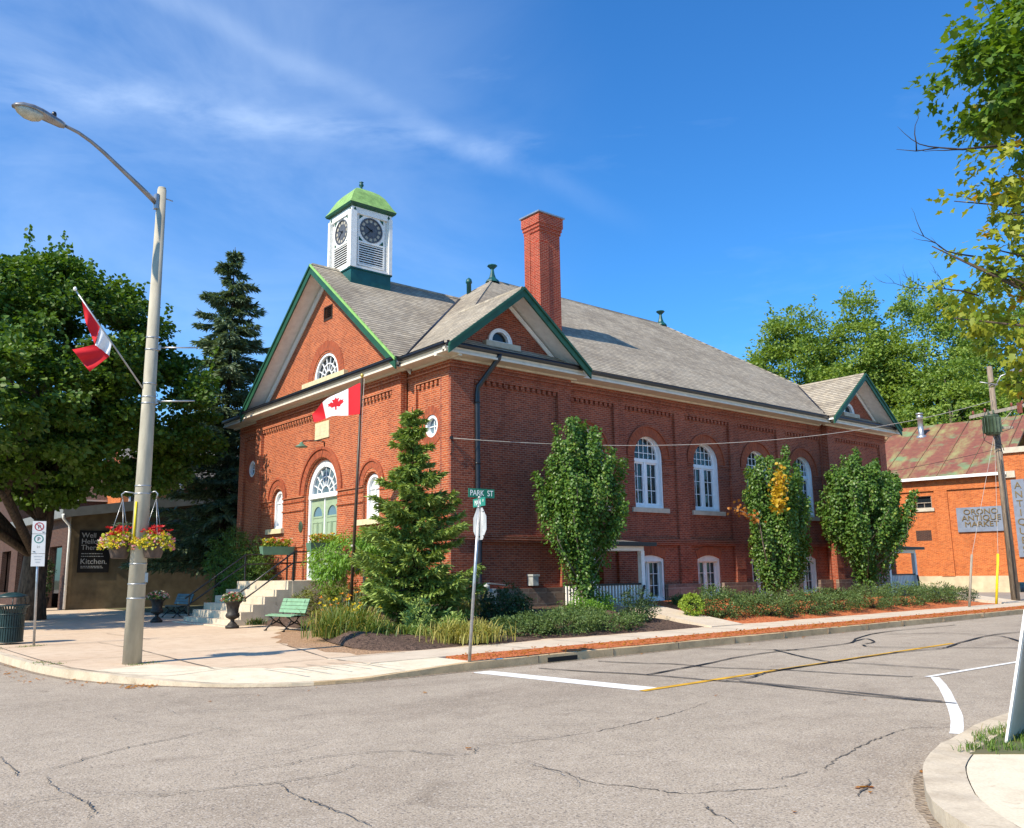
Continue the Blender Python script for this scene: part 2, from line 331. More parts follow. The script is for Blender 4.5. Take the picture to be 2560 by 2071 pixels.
# ------------------------------------------------------------------ mesh builder
class Pl:                                  # a vertical plane: u along it, z up, d into the wall
    def __init__(s, O, U, N): s.O, s.U, s.N = Vector(O), Vector(U).normalized(), Vector(N).normalized()
    def p(s, u, z, d=0.): return s.O + s.U * u + s.N * d + Vector((0, 0, z))
class MB:
    def __init__(s): s.v = []; s.f = []; s.m = []; s.uv = {}; s.sm = set()
    def face(s, pts, mi=0, uv=None, smooth=False):
        i = len(s.v); s.v += [tuple(p) for p in pts]; k = len(s.f); s.f.append(tuple(range(i, i + len(pts)))); s.m.append(mi)
        if uv: s.uv[k] = uv
        if smooth: s.sm.add(k)
    def add(s, vs, fs, mi=0, smooth=False):
        i = len(s.v); s.v += [tuple(p) for p in vs]
        for f in fs:
            if smooth: s.sm.add(len(s.f))
            s.f.append(tuple(i + q for q in f)); s.m.append(mi)
        return s
    def hexa(s, p, mi=0):                   # 8 points, bottom ring then top ring
        return s.add(p, [(0, 3, 2, 1), (4, 5, 6, 7), (0, 1, 5, 4), (1, 2, 6, 5), (2, 3, 7, 6), (3, 0, 4, 7)], mi)
    def box(s, x0, y0, z0, x1, y1, z1, mi=0):
        x0, x1 = sorted((x0, x1)); y0, y1 = sorted((y0, y1)); z0, z1 = sorted((z0, z1))
        return s.hexa([(x0, y0, z0), (x1, y0, z0), (x1, y1, z0), (x0, y1, z0), (x0, y0, z1), (x1, y0, z1), (x1, y1, z1), (x0, y1, z1)], mi)
    def pbox(s, pl, u0, u1, z0, z1, d0, d1, mi=0):
        q = [(u0, d0), (u1, d0), (u1, d1), (u0, d1)]
        return s.hexa([pl.p(u, z0, d) for u, d in q] + [pl.p(u, z1, d) for u, d in q], mi)
    def obox(s, c, ax, hx, hy, hz, mi=0):   # box about c with axis matrix columns ax
        c = Vector(c); X, Y, Z = [Vector(a) for a in ax]
        q = [(-1, -1), (1, -1), (1, 1), (-1, 1)]
        return s.hexa([c + X * a * hx + Y * b * hy - Z * hz for a, b in q] + [c + X * a * hx + Y * b * hy + Z * hz for a, b in q], mi)
    def slab(s, top, t, mi=0, mside=None):
        top = [Vector(p) for p in top]; n = (top[1] - top[0]).cross(top[2] - top[0]).normalized()
        if n.z < 0: n = -n
        bot = [p - n * t for p in top]; k = len(top)
        s.face(top, mi); s.face(bot[::-1], mside if mside is not None else mi)
        for i in range(k): s.face([top[i], bot[i], bot[(i + 1) % k], top[(i + 1) % k]], mside if mside is not None else mi)
        return s
    def tube(s, path, r, n=8, mi=0, caps=True, smooth=True):
        path = [Vector(p) for p in path]; rs = r if isinstance(r, (list, tuple)) else [r] * len(path); vs = []; prev = None
        for i, p in enumerate(path):
            t = (path[min(i + 1, len(path) - 1)] - path[max(i - 1, 0)]).normalized()
            a = t.cross(Vector((0, 0, 1)) if prev is None and abs(t.z) < .95 else (prev if prev is not None else Vector((1, 0, 0))))
            if prev is not None: a = prev - t * prev.dot(t)
            if a.length < 1e-6: a = t.orthogonal()
            a.normalize(); prev = a; b = t.cross(a)
            vs += [p + (a * math.cos(2 * math.pi * k / n) + b * math.sin(2 * math.pi * k / n)) * rs[i] for k in range(n)]
        fs = [(i * n + k, i * n + (k + 1) % n, (i + 1) * n + (k + 1) % n, (i + 1) * n + k) for i in range(len(path) - 1) for k in range(n)]
        s.add(vs, fs, mi, smooth)
        if caps:
            L = len(path) - 1; o = len(s.v) - len(vs)
            s.f.append(tuple(o + k for k in range(n - 1, -1, -1))); s.m.append(mi); s.f.append(tuple(o + L * n + k for k in range(n))); s.m.append(mi)
        return s
    def lathe(s, c, prof, n=20, mi=0, smooth=True, flute=0.):
        c = Vector(c); vs = []
        for r, z in prof:
            for k in range(n):
                rr = r * (1 + (flute if k % 2 else -flute)); a = 2 * math.pi * k / n
                vs.append(c + Vector((rr * math.cos(a), rr * math.sin(a), z)))
        fs = [(i * n + k, i * n + (k + 1) % n, (i + 1) * n + (k + 1) % n, (i + 1) * n + k) for i in range(len(prof) - 1) for k in range(n)]
        s.add(vs, fs, mi, smooth); o = len(s.v) - len(vs); L = len(prof) - 1
        s.f.append(tuple(o + k for k in range(n - 1, -1, -1))); s.m.append(mi); s.f.append(tuple(o + L * n + k for k in range(n))); s.m.append(mi)
        return s
    def plate(s, pl, outline, holes, d0, d1, mi=0):      # flat plate with holes on a wall plane
        cu = bpy.data.curves.new('c', 'CURVE'); cu.dimensions = '2D'; cu.fill_mode = 'BOTH'; cu.extrude = abs(d1 - d0) / 2
        for pts in [outline] + list(holes):
            sp = cu.splines.new('POLY'); sp.points.add(len(pts) - 1); sp.use_cyclic_u = True
            for a, q in zip(sp.points, pts): a.co = (q[0], q[1], 0, 1)
        o = bpy.data.objects.new('c', cu); me = o.to_mesh(); dm = (d0 + d1) / 2
        s.add([pl.p(v.co.x, v.co.y, v.co.z + dm) for v in me.vertices], [tuple(f.vertices) for f in me.polygons], mi)
        o.to_mesh_clear(); bpy.data.objects.remove(o); bpy.data.curves.remove(cu); return s
    def ring(s, pl, cu, cz, r0, r1, d0, d1, a0=0, a1=180, n=24, mi=0):   # arch ring, brick courses radial
        for k in range(n):
            A, B = R(a0 + (a1 - a0) * k / n), R(a0 + (a1 - a0) * (k + 1) / n); rm = (r0 + r1) / 2
            q = lambda r, a, d: pl.p(cu + r * math.cos(a), cz + r * math.sin(a), d)
            uA, uB = A * rm, B * rm
            s.face([q(r0, A, d0), q(r1, A, d0), q(r1, B, d0), q(r0, B, d0)], mi, [(r0, uA), (r1, uA), (r1, uB), (r0, uB)])
            s.face([q(r1, A, d0), q(r1, A, d1), q(r1, B, d1), q(r1, B, d0)], mi, [(0, uA), (d1 - d0, uA), (d1 - d0, uB), (0, uB)])
            s.face([q(r0, A, d0), q(r0, B, d0), q(r0, B, d1), q(r0, A, d1)], mi, [(0, uA), (0, uB), (d1 - d0, uB), (d1 - d0, uA)])
        for a in (R(a0), R(a1)):
            s.face([q(r0, a, d0), q(r0, a, d1), q(r1, a, d1), q(r1, a, d0)], mi)
        return s
    def text(s, body, O, X, Y, size, mi=0, align='CENTER', depth=.004, N=None, scale_x=1.):
        cu = bpy.data.curves.new('t', 'FONT'); cu.body = body; cu.size = size; cu.align_x = align; cu.extrude = depth
        o = bpy.data.objects.new('t', cu); me = o.to_mesh(); X, Y, O = Vector(X).normalized(), Vector(Y).normalized(), Vector(O); Z = X.cross(Y)
        s.add([O + X * v.co.x * scale_x + Y * v.co.y + Z * v.co.z for v in me.vertices], [tuple(f.vertices) for f in me.polygons], mi)
        o.to_mesh_clear(); bpy.data.objects.remove(o); bpy.data.curves.remove(cu); return s
def arch(cu, hw, z0, sp, n=18, r=None):
    r = r or hw
    return [(cu - hw, z0), (cu + hw, z0)] + [(cu + hw * math.cos(math.pi * k / n), sp + r * math.sin(math.pi * k / n)) for k in range(n + 1)]
def rect(u0, u1, z0, z1): return [(u0, z0), (u1, z0), (u1, z1), (u0, z1)]
ORG = {}
def obj(name, mb, mats, parent=None, uv=True):
    if isinstance(mats, str): mats = [mats]
    off = ORG.get(parent, Vector((0, 0, 0))) if parent else Vector((0, 0, 0))
    me = bpy.data.meshes.new(name); V = np.array(mb.v, float).reshape(-1, 3)
    loc = off
    if not parent:
        loc = Vector(((V[:, 0].min() + V[:, 0].max()) / 2, (V[:, 1].min() + V[:, 1].max()) / 2, V[:, 2].min()))
    me.from_pydata((V - np.array(loc)).tolist(), [], mb.f)
    for n_ in mats: me.materials.append(MATS[n_])
    me.polygons.foreach_set('material_index', mb.m)
    me.polygons.foreach_set('use_smooth', [k in mb.sm for k in range(len(mb.f))])
    if uv:
        L = me.uv_layers.new(name='UVMap'); data = np.zeros(len(me.loops) * 2); Vl = V
        for p in me.polygons:
            idx = p.vertices; cust = mb.uv.get(p.index)
            nx, ny, nz = p.normal
            h = math.hypot(nx, ny)
            if h < .15: fx, fy = (1, 0, 0), (0, 1, 0)
            else:
                fx = (-ny / h, nx / h, 0); fy = (-nx * nz / h, -ny * nz / h, h)
            for j, li in enumerate(p.loop_indices):
                if cust: a, b_ = cust[j]
                else:
                    v = Vl[idx[j]]; a = v[0] * fx[0] + v[1] * fx[1]; b_ = v[0] * fy[0] + v[1] * fy[1] + v[2] * fy[2]
                data[li * 2] = a; data[li * 2 + 1] = b_
        L.data.foreach_set('uv', data)
    me.update(); o = bpy.data.objects.new(name, me); COL.objects.link(o)
    if parent: o.parent = parent
    else: o.location = loc
    ORG[o] = Vector(off) if parent else Vector(loc)
    return o
def tag(o, label=None, cat=None, group=None, kind=None):
    if label: o['label'] = label
    if cat: o['category'] = cat
    if group: o['group'] = group
    if kind: o['kind'] = kind
    return o
def thing(name, label, cat, loc=(0, 0, 0), group=None):
    o = bpy.data.objects.new(name, None); COL.objects.link(o); o.location = loc; o.empty_display_size = .2
    ORG[o] = Vector(loc); return tag(o, label, cat, group)
def struct(name, mb, mats): return tag(obj(name, mb, mats), kind='structure')
def copy_tree(o, parent=None):
    c = o.copy(); COL.objects.link(c); c.parent = parent
    for ch in list(o.children): copy_tree(ch, c)
    return c

# ------------------------------------------------------------------ ground, roads, kerbs, pavements
def flat(poly, z): b = MB(); b.face([(x, y, z) for x, y in poly]); return b
def raised(poly, z0, z1):
    b = MB(); b.face([(x, y, z1) for x, y in poly])
    for i in range(len(poly)):
        a, c = poly[i], poly[(i + 1) % len(poly)]
        b.face([(*a, z0), (*c, z0), (*c, z1), (*a, z1)])
    return b
def chain(pts, wd, z0, z1, side=1, gap=0., seg=None):   # kerb: strip with real thickness along a path, offset to one side
    P = [Vector((*p, 0)) for p in pts]; off = []
    for i, p in enumerate(P):
        t = (P[min(i + 1, len(P) - 1)] - P[max(i - 1, 0)]).normalized(); off.append(p + Vector((-t.y, t.x, 0)) * wd * side)
    b = MB()
    for i in range(len(P) - 1):
        q = [P[i], P[i + 1], off[i + 1], off[i]]
        if side < 0: q = q[::-1]
        zz = [(z1 if not callable(z1) else z1(v)) + .007 * math.sin(v.x * 9.1 + v.y * 13.7) * math.sin(v.x * 3.3 - v.y * 5.1) for v in q]
        b.hexa([(v.x, v.y, z0) for v in q] + [(v.x + .006 * math.sin(v.y * 31 + v.x * 7), v.y + .006 * math.sin(v.x * 29 + v.y * 5), z) for v, z in zip(q, zz)])
    return b
def smooth_path(pts, n=4):
    out = []; P = [np.array(p, float) for p in pts]
    for i in range(len(P) - 1):
        p0, p1, p2, p3 = P[max(i - 1, 0)], P[i], P[i + 1], P[min(i + 2, len(P) - 1)]
        for k in range(n):
            t = k / n; out.append(tuple(.5 * (2 * p1 + (p2 - p0) * t + (2 * p0 - 5 * p1 + 4 * p2 - p3) * t * t + (3 * p1 - p0 - 3 * p2 + p3) * t ** 3)))
    out.append(tuple(P[-1])); return out
def strip(pts, wd, z, jitter=0., taper=False):
    b = MB(); P = [Vector((p[0], p[1], 0)) for p in pts]; L = []; Rr = []
    for i, p in enumerate(P):
        t = (P[min(i + 1, len(P) - 1)] - P[max(i - 1, 0)]).normalized(); n = Vector((-t.y, t.x, 0))
        ww = wd * (1 + random.uniform(-jitter, jitter)) / 2
        if taper: ww *= (.35 + .65 * math.sin(math.pi * (i + .3) / (len(P) - .4)))
        L.append(p + n * ww); Rr.append(p - n * ww)
    for i in range(len(P) - 1): b.face([(q.x, q.y, z) for q in (Rr[i], Rr[i + 1], L[i + 1], L[i])])
    return b
def merge(bs):
    o = MB()
    for b in bs: o.add(b.v, b.f, 0)
    return o
struct('ground', flat([(-700, -700), (900, -700), (900, 900), (-700, 900)], -.05), 'ground_soil')
struct('road', flat([(-26, -120), (160, -120), (160, -8.4), (-6, -8.4), (-6, 160), (-26, 160)], 0), 'asphalt')
CORNER = [(-12.2, 120), (-12.2, 60), (-12.15, 20), (-12.1, 6), (-12.05, 0), (-11.95, -3.2), (-11.65, -5.2), (-11.05, -6.75), (-10.2, -8.05), (-9.1, -8.85), (-7.6, -9.0), (-5.9, -9.0), (0, -9.0), (30, -8.85), (130, -8.6)]
CORNER = CORNER[:3] + smooth_path(CORNER[3:12], 4) + CORNER[12:]
KW = .17
def kz(v):                                  # kerb dips at the corner ramp
    d = math.hypot(v.x + 9.3, v.y + 8.3); return .05 + .10 * min(1, max(0, (d - 1.2) / 2.2))
def fine(pts, st=.45, lim=32):
    o = [pts[0]]
    for a, c in zip(pts, pts[1:]):
        n = 1 if max(abs(a[0]), abs(c[0]), abs(a[1]), abs(c[1])) > lim * 1.6 else max(1, int(math.dist(a, c) / st)); o += [(a[0] + (c[0] - a[0]) * k / n, a[1] + (c[1] - a[1]) * k / n) for k in range(1, n + 1)]
    return o
CORNER = fine(CORNER)
kerbA = [p for p in CORNER if p[1] > -8.95 and p[0] < -9.15]
kerbB = [p for p in CORNER if not (p[1] > -8.95 and p[0] < -9.15)]
struct('kerb', chain(kerbA + kerbB[:1], KW, -.02, kz, 1), 'kerb_concrete')
struct('street_kerb', chain(kerbB, KW, -.02, kz, 1), 'kerb_grey')
inner = []
for i, p in enumerate(CORNER):
    a, c = Vector(CORNER[max(i - 1, 0)]), Vector(CORNER[min(i + 1, len(CORNER) - 1)]); t = (c - a).normalized(); inner.append((p[0] - t.y * KW, p[1] + t.x * KW))
# corner plaza: a paved sheet whose rim slopes down to the kerb at the corner ramp
rim = [q for q in inner if q[0] < -5.75]; deep = []
for i, p in enumerate(rim):
    a, c = Vector(rim[max(i - 1, 0)]), Vector(rim[min(i + 1, len(rim) - 1)]); t = (c - a).normalized(); deep.append((p[0] - t.y * 1.25, p[1] + t.x * 1.25))
pz, rp = MB(), MB()
for i in range(len(rim) - 1):
    a, c = rim[i], rim[i + 1]
    (rp if c[1] < -5.2 else pz).face([(*a, kz(Vector((*a, 0)))), (*c, kz(Vector((*c, 0)))), (*deep[i + 1], .15), (*deep[i], .15)])
pz.face([(x, y, .15) for x, y in deep] + [(24, deep[-1][1], .15), (24, 120, .15)])
struct('plaza', pz, 'plaza_concrete')
struct('corner_ramp', rp, 'ramp_concrete')
struct('sidewalk', raised([(-7.4, -7.75), (60, -7.6), (60, -6.25), (-7.6, -6.32)], .0, .156), 'walk_concrete')
struct('mulch_strip', raised([(-5.9, -8.82), (30, -8.67), (60, -8.6), (60, -7.61), (-5.7, -7.74)], 0, .158), 'mulch_red')
def walk(name, q, z0, z1):
    b = MB(); (x0, y0), (x1, y1), (x2, y2), (x3, y3) = q
    b.hexa([(x, y, 0) for x, y in q] + [(x0, y0, z0), (x1, y1, z0), (x2, y2, z1), (x3, y3, z1)]); struct(name, b, 'walk_concrete')
walk('path', [(4.6, -6.26), (6.1, -6.26), (6.9, -1.6), (5.4, -1.6)], .175, .70)
walk('rear_path', [(25, -6.26), (27.2, -6.26), (27.2, -1.6), (25.2, -1.6)], .175, .74)
struct('parking_lot', raised([(27.3, -6.24), (60, -6.24), (60, 60), (28.9, 60), (28.9, -1)], 0, .20), 'lot_asphalt')
struct('lawn', flat([(-2.5, 17.4), (28.8, 17.4), (28.8, 60), (-2.5, 27.9)], .17), 'ground_soil')
# planting bed: a low mound rising to the wall
def bed(x0, x1, yf, y1, z_f, z_w, n=40, mdepth=10, name='planting_bed', mat='mulch_dark', fr=None):
    b = MB(); g = []
    for i in range(n + 1):
        x = x0 + (x1 - x0) * i / n; row = []
        f = yf(x); yb = y1(x) if callable(y1) else y1
        for j in range(mdepth + 1):
            t = j / mdepth; y = f + (yb - f) * t
            z = z_f + (z_w - z_f) * (1 - (1 - t) ** 1.6) + (.03 * math.sin(x * 2.3 + y * 3.1) + random.uniform(-.012, .012)) * (1 if 0 < j < mdepth else 0) * 1.
            z = z_f + (z - z_f) * min(1, .06 + i / 4., (.35 if x1 < 1 else .06) + (n - i) / 4., 1 if not callable(y1) else max(.05, (1 - t) * 3 + (1 if x > -2.6 else 0))) - (.03 if j == 0 else 0)
            row.append((x, y, z))
        g.append(row)
    for i in range(n):
        for j in range(mdepth): b.face([g[i][j], g[i + 1][j], g[i + 1][j + 1], g[i][j + 1]], smooth=True)
    for i in range(n): a, c = g[i][0], g[i + 1][0]; b.face([(a[0], a[1], 0), (c[0], c[1], 0), c, a])
    for row in (g[0], g[-1]):
        for j in range(mdepth): a, c = row[j], row[j + 1]; b.face([(a[0], a[1], 0), (c[0], c[1], 0), c, a])
    return struct(name, b, mat)
bed(-6.05, 0.2, lambda x: -6.22 + max(0, -5.3 - x) ** 2 * 1.2, lambda x: float(np.interp(x, [-6.05, -5.6, -4.6, -3.3, -2.9, .3], [-4.6, -2.7, -.2, 2.2, 2.4, 2.4])), .16, .50, 34, 16)
bed(-3.45, 0.1, lambda x: 2.1, 6.08, .16, .42, 18, 8, 'bench_bed')
bed(0.1, 4.9, lambda x: -6.22, 0.05, .16, .64, 30, 10, 'side_bed')
bed(6.2, 24.9, lambda x: -6.22, 0.35, .16, .62, 60, 10, 'long_bed', 'mulch_red')
dv = [(float(np.interp(-6.1 + k * .55, [-6.1, -2.7, 0, 2.7], [-6.75, -6.7, -5.7, -4.3])) + .16 * math.sin(k * 2.1), -6.1 + k * .55) for k in range(17)]
struct('dirt_patch', flat(dv + [(-3.2, 2.7), (-3.2, 0), (-4.3, -6.1)], .154), 'dirt')
# camera-side corner
SOUTH = smooth_path([(130, -17.4), (20, -17.6), (4, -17.72), (-4.7, -17.8), (-6.8, -18.0), (-7.9, -18.22), (-8.75, -18.55), (-9.7, -19.15), (-10.5, -20.2), (-10.9, -22), (-11, -30), (-11, -120)], 4)
struct('near_kerb', chain(SOUTH, .32, -.02, lambda v: .13, 1), 'kerb_concrete')
si = []
for i, p in enumerate(SOUTH):
    a, c = Vector(SOUTH[max(i - 1, 0)]), Vector(SOUTH[min(i + 1, len(SOUTH) - 1)]); t = (c - a).normalized(); si.append((p[0] - t.y * .324, p[1] + t.x * .324))
b = MB(); b.face([(x, y, .125) for x, y in si] + [(130, -120, .125)]); struct('near_pavement', b, 'ramp_concrete')
ge = [q for q in si if q[0] > -7.8]
struct('grass_verge', raised(ge + [(-7.70, -18.47), (-7.3, -18.85), (-6.2, -19.9), (130, -19.9)], .05, .136), 'ground_soil')
# paint, seams, cracks
struct('stop_line', flat([(-6.22, -9.25), (-5.82, -9.3), (-5.48, -12.98), (-5.92, -12.98)], .004), 'marking_white')
struct('centre_line', strip(smooth_path([(-5.93, -13.05), (-3.5, -12.97), (0, -12.85), (5.1, -12.7)], 6), .13, .008, .06), 'marking_yellow')
struct('bay_line', merge([strip(smooth_path([(-1.42, -15.28), (-2.6, -15.95), (-4.05, -16.70), (-5.1, -17.22), (-6.12, -17.66)], 4), .135, .004, .05), strip([(-1.5, -15.2), (0, -15.24), (1.94, -15.32), (9, -15.6)], .10, .009)]), 'marking_white')
SEAMS = [[(-3.33, -9.56), (-3.06, -10.32), (-2.7, -11.03), (-2.71, -11.81), (-2.44, -12.5), (-2.18, -13.05), (-1.98, -14.06), (-1.65, -15.03)], [(-4.96, -9.63), (-4.74, -10.6), (-4.37, -11.78), (-4.25, -12.95), (-4.11, -13.66), (-4.18, -15.3), (-4.02, -16.74)], [(-3.99, -13.36), (-3.97, -14.81), (-3.98, -16.54)], [(-4.37, -11.78), (-3.3, -11.58), (-2.24, -11.4), (-0.8, -11.06), (0.88, -10.95), (2.38, -11.02), (3.78, -10.93), (5.21, -10.32), (7.58, -9.79), (10.52, -9.88), (11.7, -9.9)], [(3.78, -10.93), (5.11, -10.57), (4.31, -11.23), (3.68, -11.34)], [(1.02, -10.68), (0.19, -11.79), (-0.44, -12.85), (-0.33, -13.6), (-0.2, -15.16)], [(0.21, -9.3), (1.02, -10.68), (1.76, -11.5)], [(-4.06, -13.15), (-3.52, -13.25), (-2.51, -13.0), (-0.36, -12.95), (1.22, -12.9), (2.59, -12.93), (3.58, -13.14), (5.36, -12.78), (7.96, -12.37), (9.96, -12.46)], [(7.96, -12.37), (7.78, -12.78), (6.24, -13.81)], [(3.35, -11.46), (3.08, -12.11), (4.85, -14.32)], [(6.75, -10.22), (8.06, -11.12), (8.09, -12.26)]]
CRACKS = [[(-9.87, -14.78), (-9.48, -14.82), (-9.01, -14.89), (-8.43, -14.88), (-7.82, -14.8), (-7.18, -14.7), (-6.63, -14.56), (-6.06, -14.39)], [(-10.45, -15.48), (-10.37, -15.89), (-10.42, -16.29), (-10.47, -16.54), (-10.29, -16.99), (-10.2, -17.32), (-9.87, -17.49), (-9.56, -17.68), (-9.38, -17.73)], [(-8.66, -17.64), (-8.32, -17.5), (-7.88, -17.4), (-7.18, -17.26), (-6.67, -17.2), (-6.11, -17.18), (-5.77, -17.47)], [(-9.27, -17.55), (-8.83, -17.57)], [(-10.33, -17.61), (-10.48, -17.83), (-10.6, -18.09)], [(-9.28, -18.3), (-8.71, -18.08)], [(-14.03, -12.85), (-13.68, -12.68), (-13.22, -12.34), (-12.85, -12.14), (-12.46, -12.0), (-12.07, -11.85), (-11.64, -11.62)], [(-13.63, -14.37), (-13.29, -14.5), (-12.93, -14.57), (-12.65, -14.66), (-12.46, -14.75), (-12.25, -14.74), (-11.9, -14.74), (-11.56, -14.55)], [(-12.65, -14.19), (-12.34, -14.09), (-12.08, -14.13), (-11.79, -14.04), (-11.36, -14.11), (-10.94, -14.33), (-10.74, -14.74), (-10.5, -14.93), (-10.25, -14.72), (-9.89, -14.81)], [(-12.44, -14.8), (-12.53, -15.21), (-12.52, -15.62), (-12.52, -15.98), (-12.51, -16.41)], [(-13.88, -13.03), (-13.93, -13.46), (-13.89, -13.94), (-13.85, -14.34), (-13.89, -14.63), (-13.97, -14.82)], [(-14.02, -11.76), (-14.05, -12.61), (-14.07, -12.85)]]
def wob(pts, n, a):
    P = smooth_path(pts, n); return [(x + random.uniform(-a, a), y + random.uniform(-a, a)) for x, y in P]
struct('tar_seam', merge([strip(wob(s_, 5, .012), .055, .0125 + .001 * k, .35) for k, s_ in enumerate(SEAMS)]), 'tar')
struct('road_crack', merge([strip(wob(s_, 9, .022), .013, .004 + .0012 * k, .7, True) for k, s_ in enumerate(CRACKS)]), 'crack')
JO = [[(-11.7, 2.4), (-11.65, -4.37), (-10.9, -6.46), (-9.85, -6.58), (-7.54, -6.42), (-5.8, -6.42)], [(-9.5, -1.2), (-9.62, -2.83), (-9.85, -6.5)], [(-11.8, 1.9), (-9.6, 1.9), (-6.4, 1.9)], [(-7.54, -6.5), (-7.5, -7.8), (-7.4, -8.8)], [(-7.54, -6.4), (-6.5, -2)], [(-11.9, -2.9), (-9.6, -2.85), (-6.5, -2.7)], [(-9.55, 1.9), (-9.5, -1.2)], [(-8.4, 5.5), (-8.3, 1.9)], [(-11.9, 6), (-6, 6)]] + [[(-9.0 + k * .42, -8.35 + .02 * k), (-9.25 + k * .42, -7.2)] for k in range(4)] + [[(x, -7.72), (x + .03, -6.3)] for x in (-3.5, -1.6, .3, 2.2, 4.1, 6, 7.9, 9.8, 11.7, 13.6, 15.5, 18, 20.5, 23)]
struct('pavement_joint', merge([strip(wob(s_, 6, .012), .024, .163 + .0006 * k, .5) for k, s_ in enumerate(JO)]), 'joint')
KJ = [MB().box(x, -9.006, .02, x + .022, -8.82, .1545) for x in (-4.4, -2.3, -.2, 1.9, 4.0, 6.1, 8.2, 10.3, 13, 16)]
struct('kerb_joint', merge(KJ), 'joint')
struct('kerb_gap', MB().box(-4.15, -9.012, .015, -3.35, -8.95, .10), 'dark_void')  # near-black box paints the shade in a gap of the broken kerb stone
struct('gutter_dirt', merge([strip([(p[0] + .03 * math.sin(p[1] * 7) - (.05 if p[0] < -9.5 else 0), p[1] - .05 + .02 * math.sin(p[0] * 8)) for p in CORNER if -13 < p[0] < 26 and p[1] < 14][::3], .13, .0035, .35), strip([(p[0], p[1] + .03) for p in fine(SOUTH, 1.2) if -11.2 < p[0] < 8 and p[1] > -23], .10, .0037, .3)]), 'gutter_grit')
HC = []
for k in range(26):
    x, y = random.uniform(-14.5, -1), random.uniform(-17.3, -9.6); a = random.uniform(0, 6.28); pts = [(x, y)]
    for j in range(random.randint(2, 5)): a += random.uniform(-.7, .7); x += .32 * math.cos(a); y += .32 * math.sin(a); pts.append((x, y))
    HC.append(strip(wob(pts, 6, .015), .007, .0215 + .0004 * k, .7, True))
struct('hairline_crack', merge(HC), 'crack')
bl = [(.14 * math.cos(k) * (1 + .4 * math.sin(5 * k)), .10 * math.sin(k)) for k in np.linspace(0, 6.0, 14)]
struct('spray_mark', flat([(-5.35 + x, -8.92 + y * .6) for x, y in bl], .157), 'blue_spray')

# ------------------------------------------------------------------ the town hall
TH = thing('town_hall', 'red brick town hall with green trimmed gables and grey shingle roof', 'town hall')
S = Pl((0, 0, 0), (1, 0, 0), (0, 1, 0)); F = Pl((0, 0, 0), (0, 1, 0), (1, 0, 0))
XB, XF0, XF1 = 5.3, 22.45, 28.1
BAYS = [(5.3, 7.85), (8.47, 11.4), (12.06, 15.03), (15.66, 18.6), (19.3, 22.36)]
WCX = [6.5, 9.85, 13.45, 17.1, 20.75]; LCX = [9.78, 13.32, 17.0, 20.62]
def segarch(c, hw, z0, zs, rise, n=10):
    r = (hw * hw + rise * rise) / (2 * rise); a = math.asin(hw / r)
    return [(c - hw, z0), (c + hw, z0)] + [(c + r * math.sin(a - 2 * a * k / n), zs + rise - r + r * math.cos(a - 2 * a * k / n)) for k in range(n + 1)]
def dentils(b, pl, u0, u1, d0, d1, z0=7.90, z1=8.05, st=.235):
    n = max(2, int((u1 - u0) / st)); k = (u1 - u0) / n
    for i in range(n): b.pbox(pl, u0 + i * k + k * .22, u0 + i * k + k * .78, z0, z1 + .004, d0, d1 + .004)
    b.pbox(pl, u0, u1, z1 - .012, z1 + .05, d0 - .035, d1 - .01)
def strings(b, pl, u0, u1, d, zs):
    for z0, z1, o in zs: b.pbox(pl, u0, u1, z0, z1, d - o, d + .02)
UPS = [(8.20, 8.26, .03), (8.32, 8.39, .06)]
sw = MB()
for x0, x1 in ((0, XB), (XF0, XF1)):
    w0, w1 = x0 + .62 + (.33 if x0 == 0 else 0), x1 - .62
    sw.plate(S, rect(x0, x1, 1.22, 8.7), [rect(w0, w1, 2.98, 8.05), rect(w0, w1, 1.26, 2.72)], 0, .12)
    sw.pbox(S, x0 + .002, x1 - .002, .3, 8.69, .122, .6)
    dentils(sw, S, w0, w1, .03, .12); strings(sw, S, x0 - .03, x1 + .03, 0, UPS + [(2.80, 2.86, .05), (2.89, 2.95, .05)])
    for a, c in ((x0 - .02, w0), (w1, x1 + .02)): sw.pbox(S, a, c, 1.78, 1.84, -.035, .01)
    sw.pbox(S, x0 - .015, x1 + .015, 8.44, 8.69, -.02, .01)
sw.plate(S, rect(XB, XF0, 2.72, 8.7), [rect(a + (.02 if i == 0 else 0), c, 2.98, 8.05) for i, (a, c) in enumerate(BAYS)], .30, .42)
for a, c in [(7.85, 8.47), (11.4, 12.06), (15.03, 15.66), (18.6, 19.3), (22.36, XF0)]: sw.pbox(S, a, c, 1.22, 2.721, .301, .42)
sw.plate(S, rect(XB - .2, XF0 + .2, .3, 8.68), [arch(c, .83, 4.1, 6.2) for c in WCX] + [segarch(c, .74, .6, 2.2, .14) for c in LCX] + [rect(5.95, 7.15, .5, 2.62)], .424, .75)
for i, (a, c) in enumerate(BAYS):
    dentils(sw, S, a + .03, c - .03, .33, .42); wc = WCX[i]
    for u0, u1 in ((a + .02, wc - .83), (wc + .83, c - .01)):
        if u1 - u0 < .1: continue
        sw.pbox(S, u0, u1, 6.06, 6.13, .375, .43); sw.pbox(S, u0, u1, 5.90, 5.94, .395, .43); sw.pbox(S, u0, u1, 5.50, 5.55, .385, .43)
        sw.pbox(S, u0, u1, 3.90, 3.96, .39, .43)
strings(sw, S, XB + .03, XF0 - .03, .30, UPS + [(2.80, 2.85, .045), (2.88, 2.93, .045)]); sw.pbox(S, XB + .03, XF0 - .03, 8.44, 8.69, .28, .31)
for a, c in [(7.85, 8.47), (11.4, 12.06), (15.03, 15.66), (18.6, 19.3)]: sw.pbox(S, a - .015, c + .015, 1.78, 1.84, .27, .31)
sw.box(XF1 - .4, .3, .3, XF1 - .002, 16.8, 8.69)
